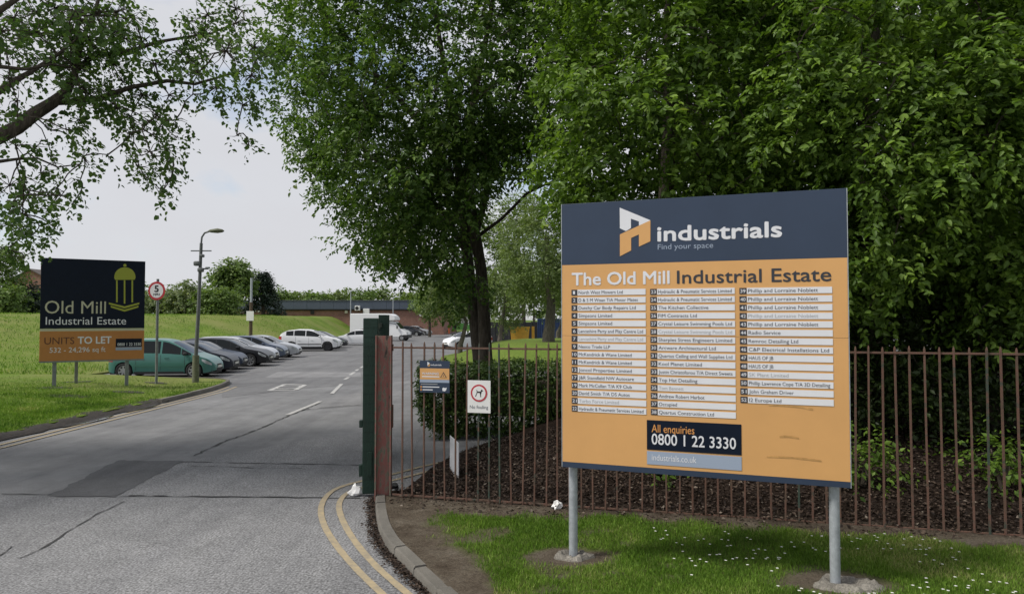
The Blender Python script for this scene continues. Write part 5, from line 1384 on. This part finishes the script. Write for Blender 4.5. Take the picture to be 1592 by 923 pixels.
wood_tree("woodland_tree", "dark tree at the far right behind the low hanging leaves", (13.6, 15.0, GZ(13.6, 15)), 12, (13.0, 14.6, 7.6), (3.6, 3.2, 5.6), 120, "leaf_main", wp, seed=26, leaf=.14, spc=15, rad=1.0, six=False)
for i, (x, y, lb) in enumerate(((7.2, 22.5, "deepest dark tree behind the big sign"), (11.0, 22.0, "deepest dark tree right of the big sign, far back in the wood"), (17.0, 20.5, "deepest dark tree at the right edge, far back in the wood"))):
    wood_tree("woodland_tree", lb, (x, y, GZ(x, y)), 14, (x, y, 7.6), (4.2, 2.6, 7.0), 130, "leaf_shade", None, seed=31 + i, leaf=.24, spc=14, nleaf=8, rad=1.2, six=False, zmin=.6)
# dark undergrowth behind the railings
def shrub(name, label, base, r_, n_, mat, leaf, spc, seed, rad, cat="shrub", group=None, nleaf=9, twig=.4, wr=.55, six=False, shell=.5):
    rs = np.random.RandomState(seed); base = np.array(base, float)
    cl = ell_clusters(base + np.array([0, 0, r_[2] * .52]), np.array(r_) * np.array([1, 1, .52]) , n_, rad, rs, shell)
    cl = cl[cl[:, 2] > base[2] + .12]
    stems = [([base + np.array([0, 0, -.15]), base + np.array([math.cos(a) * r_[0] * .25, math.sin(a) * r_[1] * .25, r_[2] * .45])], [.035 + r_[2] * .008, .015]) for a in (0.4, 2.5, 4.6)]
    return tree(name, label, base, stems, cl, mat, spc=spc, nleaf=nleaf, twig=twig, leaf=leaf, rs=rs, crown_rad=rad, cat=cat, group=group, seg=6, wr=wr, six=six)
for i, (x, y, rx, h_, lb) in enumerate(((2.6, 10.6, 1.3, 1.7, "dark shrub behind the railings hidden mostly by the big sign"), (4.9, 10.0, 1.4, 1.9, "dark undergrowth shrub behind the railings just right of the sign"), (6.9, 9.5, 1.4, 2.0, "dark undergrowth shrub in the middle of the right railings"), (9.2, 9.1, 1.5, 2.1, "dark undergrowth shrub behind the railings at the right edge"))):
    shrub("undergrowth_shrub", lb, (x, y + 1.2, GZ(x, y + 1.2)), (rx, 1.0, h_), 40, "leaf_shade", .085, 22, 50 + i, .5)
for i, (x, y, lb) in enumerate(((4.5, 16.4, "thick dark bush deep behind the left half of the big sign"), (6.4, 15.4, "thick dark bush deep behind the right edge of the big sign"), (9.2, 15.0, "thick dark bush deep behind the middle of the right railings"), (12.2, 14.6, "thick dark bush deep behind the railings at the right edge"), (15.5, 15.5, "thick dark bush beyond the right picture edge"))):
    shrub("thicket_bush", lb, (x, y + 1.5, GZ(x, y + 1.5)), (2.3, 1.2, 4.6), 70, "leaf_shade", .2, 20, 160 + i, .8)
for i, (x, y, s_, lb) in enumerate(((4.55, 9.25, .36, "small bright leafy sapling behind the railings near the right sign post"), (6.15, 8.9, .45, "small light green sapling behind the far right railings"), (2.0, 9.9, .25, "tiny green weed in the leaf litter behind the sign"))):
    shrub("sapling", lb, (x, y, GZ(x, y)), (s_ * .8, s_ * .6, s_ * 1.6), 9, "leaf_wood", .08, 10, 60 + i, .28, cat="plant")

# left tree: its boughs reach in from outside the frame
bT = np.array([-13.2, 9.0, .3]); rs = np.random.RandomState(5)
D0 = 11.0
def PB(lst, d0, d1): return [at(x, y, d0 + (d1 - d0) * i / (len(lst) - 1)) for i, (x, y) in enumerate(lst)]
main = [bT + np.array([0, 0, -.3]), bT + np.array([0, 0, 2]), bT + np.array([.4, .2, 3.8]), bT + np.array([2.2, .6, 4.2])] + PB([(-60, 238), (0, 212), (28, 198), (56, 176), (82, 160), (104, 142), (116, 115), (125, 70), (150, 10), (170, -60)], 10.0, 11.6)
mr = [.42, .36, .30, .18, .14, .105, .10, .095, .085, .07, .055, .04, .03, .015]
brs = [(main, mr),
       (PB([(84, 159), (120, 158), (156, 152), (204, 136), (260, 126), (303, 131), (360, 115), (395, 105)], 10.9, 12.4), [.055, .05, .045, .038, .032, .026, .018, .01]),
       (PB([(116, 112), (143, 88), (208, 78), (243, 66), (290, 58), (329, 52), (380, 30)], 11.2, 12.5), [.045, .04, .034, .028, .022, .018, .01]),
       (PB([(-60, 175), (0, 141), (30, 122), (48, 112), (90, 85), (120, 60)], 9.8, 10.8), [.06, .05, .042, .035, .025, .012]),
       (PB([(-70, 255), (0, 251), (30, 247), (58, 246), (90, 260), (125, 255)], 10.2, 11), [.035, .026, .02, .016, .012, .008]),
       (PB([(-60, 60), (0, 16), (30, -4), (60, -30)], 10, 10.5), [.06, .045, .035, .02]),
       (PB([(-60, 110), (0, 104), (40, 108), (80, 100), (110, 105)], 9.8, 10.6), [.04, .03, .022, .016, .01]),
       ([bT + np.array([0, 0, 2.0]), bT + np.array([-.2, -.3, 5]), bT + np.array([.3, .3, 8.5]), bT + np.array([.2, .5, 11])], [.34, .28, .18, .05])]
dens = [(20, 30, .5), (55, 20, .5), (90, 15, .55), (120, 30, .55), (150, 20, .55), (185, 15, .5), (215, 25, .4), (60, 55, .45), (100, 60, .5), (140, 60, .55), (170, 55, .45), (20, 80, .35), (75, 95, .45), (105, 100, .5), (135, 95, .5), (165, 95, .4), (195, 60, .45), (220, 70, .4),
        (245, 95, .4), (275, 75, .45), (300, 90, .4), (320, 55, .45), (345, 80, .45), (360, 45, .4), (385, 75, .4), (330, 20, .4), (370, 15, .45), (290, 30, .3), (120, 130, .45), (140, 150, .4), (165, 140, .35), (195, 130, .35), (225, 150, .35), (260, 145, .35), (250, 170, .3),
        (160, 170, .4), (130, 185, .35), (185, 165, .3), (215, 185, .35), (235, 205, .3), (265, 185, .25), (210, 215, .22), (235, 245, .3), (260, 265, .26), (225, 275, .26), (240, 285, .22), (215, 235, .24), (250, 225, .28), (222, 255, .26), (270, 250, .2), (248, 292, .2), (205, 195, .25), (232, 180, .3), (275, 217, .16), (345, 155, .28), (375, 165, .3), (390, 160, .25), (372, 205, .18), (385, 225, .2), (350, 130, .35), (385, 120, .4), (400, 95, .4), (305, 115, .35),
        (15, 180, .25), (20, 225, .3), (50, 230, .25), (75, 200, .22), (110, 205, .2), (115, 225, .22), (85, 255, .25), (135, 250, .25), (165, 242, .18), (130, 275, .24), (45, 275, .28), (65, 265, .25), (15, 290, .3), (85, 290, .25), (50, 300, .3), (20, 320, .35), (90, 310, .25), (75, 325, .22), (115, 320, .12), (45, 335, .3), (10, 350, .35), (70, 345, .2), (30, 360, .3), (55, 365, .2), (85, 350, .15), (12, 385, .28), (30, 400, .22), (10, 120, .3), (30, 150, .25), (40, 95, .3), (5, 50, .4)]
cl = np.array([(*at(x + rs.randn() * 5, y + rs.randn() * 4, 10.6 + .8 * rs.randn() + x * .004), r_) for x, y, r_ in dens])
up_c = ell_clusters(bT + np.array([2.5, 1.2, 10]), (5.0, 4.0, 2.6), 60, .8, rs, .3)
up_c = up_c[project(up_c[:, :3])[:, 1] < -25]
lo_c = ell_clusters(bT + np.array([-1.0, .5, 7]), (4, 3.6, 4), 50, .8, rs, .4); lo_c = lo_c[project(lo_c[:, :3])[:, 0] < -60]
tree("overhanging_tree", "tree outside the left edge whose leafy boughs hang across the upper left sky", bT, brs, np.concatenate([cl, up_c, lo_c]), "leaf_poplar", spc=30, nleaf=8, twig=.26, leaf=.072, droop=.75, six=True, rs=rs, crown_rad=.5, twigs=True, wr=.8)

# trees on and behind the island
def island_tree(label, px, pyb, Y, zt, pcx, pcy, prx, pry, n_, mat, barkm, r0, seed, leaf=.16, spc=20, lean=None, depth=2.2, rad=.75):
    x = at(px, pyb, Y)[0]; z_ = float(isl_h(np.float64(x), np.float64(Y))) if (x - 4.6) ** 2 / 81 + (Y - 44.5) ** 2 / 132 < 1 else 0.0
    base = np.array([x, Y, z_]); c_ = at(pcx, pcy, Y); rs = np.random.RandomState(seed); k = Y / F
    pts = [base + np.array([0, 0, -.3]), base + np.array([0, 0, .4])] + [at(*q, Y) for q in lean] + [c_ + np.array([0, 0, pry * k * .3])]
    cl = ell_clusters(c_, (prx * k, depth, pry * k), n_, rad, rs, .35)
    cl = cl[cl[:, 2] > z_ + 1.6]
    return tree("island_tree", label, base, [(pts, list(np.linspace(r0 * 1.15, r0 * .45, len(pts))))], cl, mat, barkm, spc=spc, nleaf=9, twig=.5, leaf=leaf, rs=rs, crown_rad=rad)
island_tree("large grey-trunked tree on the island just left of the big sign", 853, 530, 42, 8, 850, 395, 75, 90, 120, "leaf_pale", "bark_grey", .36, 71, lean=[(855, 505), (857, 470), (852, 430)], depth=2.8)
island_tree("small leaning tree in front of the white car on the island", 715, 541, 44, 5, 697, 458, 42, 42, 46, "leaf_pale", "bark_grey", .16, 72, lean=[(720, 522), (725, 500), (715, 478)], depth=1.5, rad=.6)
island_tree("thin pale tree in front of the blue container", 868, 527, 50, 5, 880, 450, 40, 50, 40, "leaf_pale", "bark_grey", .17, 73, lean=[(872, 508), (876, 490)], depth=1.8)
island_tree("young slim tree left of the yellow skip", 776, 524, 59, 5, 790, 445, 48, 62, 60, "leaf_pale", "bark_grey", .2, 74, leaf=.2, lean=[(780, 506), (784, 480)], depth=2.2)
island_tree("taller lime-green tree filling the gap behind the twin-stemmed tree", 815, 520, 72, 9, 805, 385, 78, 85, 120, "leaf_lime", "bark_dark", .25, 75, leaf=.24, lean=[(814, 490), (812, 450)], depth=3.5, rad=1.2)
island_tree("green tree beside the brick building beyond the leaning tree", 668, 512, 96, 6, 672, 462, 30, 32, 40, "leaf_far", "bark_dark", .2, 76, leaf=.3, lean=[(668, 495), (670, 480)], depth=2.4, rad=1.1)

# hedge
HX0, HX1, HY0, HY1, HZ = -1.88, 3.6, 14.3, 16.3, 1.46
rs = np.random.RandomState(8); nH = 5200
root = empty("hedge", ((HX0 + HX1) / 2, 15.2, 0), 0, "clipped dark green hedge behind the railings between the gate and the sign", "hedge")
ob = np.array([(HX0 + HX1) / 2, 15.2, 0]); c_ = np.array([(HX0 + HX1) / 2, 15.3, .9])
face = rs.rand(nH); P0 = np.c_[HX0 + (HX1 - HX0) * rs.rand(nH), HY0 + (HY1 - HY0) * rs.rand(nH), .12 + (HZ - .12) * rs.rand(nH)]
P0[face < .45, 1] = HY0 + np.abs(rs.randn((face < .45).sum())) * .14; m2 = (face >= .45) & (face < .68); P0[m2, 2] = HZ - np.abs(rs.randn(m2.sum())) * .10; m3 = (face >= .68) & (face < .8); P0[m3, 0] = HX0 + np.abs(rs.randn(m3.sum())) * .12
P0[:, 2] += .16 * (fbm(P0[:, 0], P0[:, 1], 1.6) - .5) * (P0[:, 2] > 1.0); P0[:, 1] -= .30 * (fbm(P0[:, 0], P0[:, 2] * 1.3, 1.4) - .5) * (P0[:, 1] < 15)
low = (P0[:, 2] < .55); P0[low, 1] += .25 * (1 - P0[low, 2] / .55); P0[low, 0] += .5 * (1 - P0[low, 2] / .55) * (P0[low, 0] < -1.2)
outw = nrm(np.c_[(P0[:, 0] - c_[0]) * .35, P0[:, 1] - c_[1], (P0[:, 2] - c_[2])])
P, D, N, Ln, Qr = sprays(P0, outw, 10, .16, .062, .05, rs, .4)
build_leaves("foliage", P, D, N, Ln, Qr, "leaf_hedge", root, ob, False, .6)
hb = MB()
for i in range(26):
    x = HX0 + .25 + (HX1 - HX0 - .5) * (i + rs.rand()) / 26; y = 15.2 + rs.randn() * .3
    hb.tube([np.array((x, y, -.1)) - ob, np.array((x + rs.randn() * .1, y + rs.randn() * .1, .6)) - ob, np.array((x + rs.randn() * .3, y + rs.randn() * .3, 1.35)) - ob], [.03, .022, .01], 5)
hb.build("stems", "bark_dark", root)
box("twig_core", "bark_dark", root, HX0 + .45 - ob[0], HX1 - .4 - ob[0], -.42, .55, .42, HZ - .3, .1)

# ---- background: left shrubs and trees on top of the bank
def bank(px, Y): x = at(px, 480, Y)[0]; return np.array([x, Y, float(left_h(x, Y))])
def far_shrub(label, px, Y, pw, pt_, mat, seed, leaf=.32, n_=40, cat="shrub", rad=1.1, name="bank_shrub", spc=18, grp=None):
    b_ = bank(px, Y) if Y < 109 and px < 450 else np.array([at(px, 480, Y)[0], Y, -.08]); k = Y / F; h_ = at(px, pt_, Y)[2] - b_[2]
    return shrub(name, label, b_, (pw * k / 2, min(3.5, pw * k / 2), h_), n_, mat, leaf, spc, seed, rad, cat, grp, nleaf=8, twig=.7, wr=.7)
far_shrub("round grey-green shrub on the bank just right of the 5 mph sign", 262, 84, 66, 446, "leaf_hedge_far", 81)
far_shrub("pale blossoming shrub on the bank behind the tall street lamp", 300, 82, 56, 444, "leaf_hedge_far", 82)
far_shrub("green rounded shrub on the bank left of the utility pole", 338, 80, 58, 452, "leaf_far", 83)
far_shrub("green shrub on the bank directly behind the navy board", 215, 88, 66, 444, "leaf_far", 84, n_=30)
far_shrub("dark shrub on the bank left of the navy board", 34, 72, 40, 444, "leaf_conifer", 85, leaf=.26, n_=34)
far_shrub("bright green shrub on the bank at the left picture edge", 4, 68, 50, 446, "leaf_far", 86, leaf=.26, n_=30)
far_shrub("low green shrub on the bank below the house", 70, 86, 50, 455, "leaf_far", 87, n_=20)
def far_tree(label, px, Y, pcy, prx, pry, mat, seed, leaf=.4, n_=50, rad=1.2, spc=18, name="far_tree", grp=None, r0=.3):
    b_ = bank(px, Y) if px < 450 and Y < 109 else np.array([at(px, 480, Y)[0], Y, -.08]); c_ = at(px, pcy, Y); k = Y / F; rs = np.random.RandomState(seed)
    cl = ell_clusters(c_, (prx * k, min(prx * k, 4.0), pry * k), n_, rad, rs, .5)
    pts = [b_ + np.array([0, 0, -.3]), b_ * .6 + c_ * .4, c_ + np.array([rs.randn() * .3, 0, pry * k * .4])]
    return tree(name, label, b_, [(pts, [r0, r0 * .7, .06])], cl, mat, spc=spc, nleaf=8, twig=.8, leaf=leaf, rs=rs, crown_rad=rad, group=grp, seg=7, wr=.7)
far_tree("big round-crowned green tree on the bank left of the brick building", 364, 92, 436, 25, 28, "leaf_far", 91, n_=64, rad=1.0)
far_tree("tall leafy tree on the bank at the left picture edge", -6, 70, 425, 32, 40, "leaf_far", 93, n_=44, leaf=.3, rad=1.0)
# dark conifer beside it
b_ = bank(409, 97); k = 97 / F; zt_ = at(409, 424, 97)[2]; rs = np.random.RandomState(92); cl = []
for i in range(60):
    f_ = rs.rand() ** .8; rr = (1 - f_) * 2.3 + .15; a = rs.rand() * 6.28; cl.append((b_[0] + rr * math.cos(a), b_[1] + rr * math.sin(a), b_[2] + .3 + (zt_ - b_[2] - .7) * f_, .7))
tree("conifer_tree", "dark conical evergreen beside the round tree above the building's left end", b_, [([b_ + np.array([0, 0, -.3]), np.array([b_[0], b_[1], zt_])], [.3, .03])], np.array(cl), "leaf_conifer", spc=22, nleaf=8, twig=.6, leaf=.3, rs=rs, crown_rad=.7, seg=7)
# tree line beyond the building
words = ["first", "second", "third", "fourth", "fifth", "sixth", "seventh", "eighth", "ninth", "tenth", "eleventh"]
for i, (px, pt_, w_) in enumerate(((436, 454, 36), (455, 461, 30), (476, 457, 36), (500, 459, 32), (522, 457, 34), (546, 455, 36), (570, 452, 34), (606, 453, 54), (640, 459, 40), (668, 457, 44))):
    far_tree("treetop beyond the building roof, %s from the left of the distant tree line" % words[i], px, 150 + (i * 7) % 18, (pt_ + 480) / 2, w_ * .62, (480 - pt_) / 2 + 2, ("leaf_far", "leaf_pale", "leaf_lime")[i % 3], 120 + i, leaf=.6, n_=16, rad=1.7, spc=16, grp="distant trees beyond the building")
for i, (px, pt_, w_) in enumerate(((705, 445, 60), (760, 430, 80), (830, 425, 90), (900, 420, 100))):
    far_tree("distant tree beyond the black panel fence, %s from the left" % words[i], px, 138 + i * 5, (pt_ + 492) / 2, w_ * .6, (500 - pt_) / 2, "leaf_far", 140 + i, leaf=.6, n_=26, rad=1.9, spc=16, grp="distant trees right of the building")

# ================================================================== GROUND COVER
rs = np.random.RandomState(17)
def blades(name, P, h, mat, label, cat, w=.09):
    n_ = len(P); up = nrm(np.c_[rs.randn(n_) * .38, rs.randn(n_) * .38, np.ones(n_)]); N = nrm(np.c_[rs.randn(n_, 2), rs.randn(n_) * .2])
    o = build_leaves(name, P, up, N, h * (.55 + .8 * rs.rand(n_)), np.clip(1.5 * (fbm(P[:, 0], P[:, 1], 1.1) - .5) + .25 + .5 * rs.rand(n_), 0, 1), mat, None, (0, 0, 0), False, w)
    return tag(o, label, cat)
n_ = 330000; X = -1.2 + 9.5 * rs.rand(n_); Y = 4.2 + 5.2 * rs.rand(n_); tf = turf(np.c_[X, Y]); pp = project(np.c_[X, Y, np.full(n_, .1)])
k = (tf * (.15 + 1.1 * fbm(X, Y, 1.6)) > rs.rand(n_) * .95) & (pp[:, 0] > 560) & (pp[:, 0] < 1720) & (pp[:, 1] < 1010) & (fence_d(X, Y) < -.15); X, Y = X[k], Y[k]
blades("grass", np.c_[X, Y, verge_h(X, Y) - .004], .048, "grass_blade", "short green grass on the verge round the big sign", "grass", .10)
n_ = 150000; Y = 11 + 17 * rs.rand(n_) ** 1.2; X = left_edge(Y) - .02 - 9 * rs.rand(n_) ** 1.3; pp = project(np.c_[X, Y, np.full(n_, .15)])
k = (pp[:, 0] > -30) & (vnoise(X, Y, .9) + .5 * rs.rand(n_) > .4) & ((X < -10.33 - .75 * rs.rand(n_)) | (Y > 21.5)) & (rs.rand(n_) > sstep((Y - 17) / 10.5)); X, Y = X[k], Y[k]
blades("grass", np.c_[X, Y, left_h(X, Y) - .004], .07, "grass_blade", "green grass on the left verge below the navy board", "grass", .13)
n_ = 60000; Y = 28.5 + 62 * rs.rand(n_) ** 1.25; X = left_edge(Y) - .15 - 52 * rs.rand(n_) ** 1.2; pp = project(np.c_[X, Y, np.full(n_, 1.5)])
k = (pp[:, 0] > -30) & (fbm(X, Y, .22) + .25 * rs.rand(n_) > .55); X, Y = X[k], Y[k]
blades("grass", np.c_[X, Y, left_h(X, Y) - .01], .15, "grass_blade", "rougher grass tufts spread over the bank behind the parked cars", "grass", .22)
n_ = 70000; X = -1.6 + 12 * rs.rand(n_); Y = 7.5 + 8 * rs.rand(n_); fd = fence_d(X, Y); k = (fd > -.55) & (fd < 4.5) & (X > verge_edge(Y) + .05) & (rs.rand(n_) < np.where(fd < 0, .35 + fd * .4, 1)) & (turf(np.c_[X, Y]) < .3); X, Y = X[k], Y[k]; n_ = len(X)
Dl = nrm(np.c_[rs.randn(n_, 2), rs.randn(n_) * .25]); Nl = nrm(np.c_[rs.randn(n_, 2) * .55, np.ones(n_)])
o = build_leaves("leaf_litter", np.c_[X, Y, verge_h(X, Y) + .012 + .03 * rs.rand(n_)], Dl, Nl, .028 + .035 * rs.rand(n_), rs.rand(n_), "leaf_litter", None, (0, 0, 0), False, .6); tag(o, "brown fallen leaves and mulch along and behind the railings", "leaf litter")
# leaves in the gutter
q = resample(kw, .02); n_ = 2600; i_ = rs.randint(0, len(q), n_); off = offset_path(q, -1.0) - q; d_ = np.abs(rs.randn(n_)) * .055 + .005
P = np.c_[q[i_] + off[i_] * d_[:, None], .018 + .02 * rs.rand(n_)]; o = build_leaves("gutter_leaves", P, nrm(np.c_[rs.randn(n_, 2), rs.randn(n_) * .2]), nrm(np.c_[rs.randn(n_, 2) * .4, np.ones(n_)]), .018 + .03 * rs.rand(n_), rs.rand(n_) * .85, "leaf_litter", None, (0, 0, 0), False, .7); tag(o, "brown leaf debris lying in the gutter along the curved kerb", "leaf litter")
# daisies on the right verge
n_ = 700; X = 1.5 + 6 * rs.rand(n_); Y = 5 + 3.4 * rs.rand(n_); k = (turf(np.c_[X, Y]) > .8) & (vnoise(X, Y, 1.4) > .50) & (fence_d(X, Y) < -.3); X, Y = X[k], Y[k]; n_ = len(X)
P, Dd, Nn, Ll = [], [], [], []
for j in range(5):
    a = 2 * math.pi * j / 5; P.append(np.c_[X, Y, verge_h(X, Y) + .055]); Dd.append(nrm(np.c_[np.full(n_, math.cos(a)), np.full(n_, math.sin(a)), np.full(n_, .1)])); Nn.append(np.tile([0, 0, 1.0], (n_, 1))); Ll.append(np.full(n_, .016))
o = build_leaves("daisies", np.concatenate(P), np.concatenate(Dd), np.concatenate(Nn), np.concatenate(Ll), rs.rand(5 * n_), "daisy", None, (0, 0, 0), False, .8); tag(o, "tiny white daisies scattered in the verge grass right of the sign", "flowers")
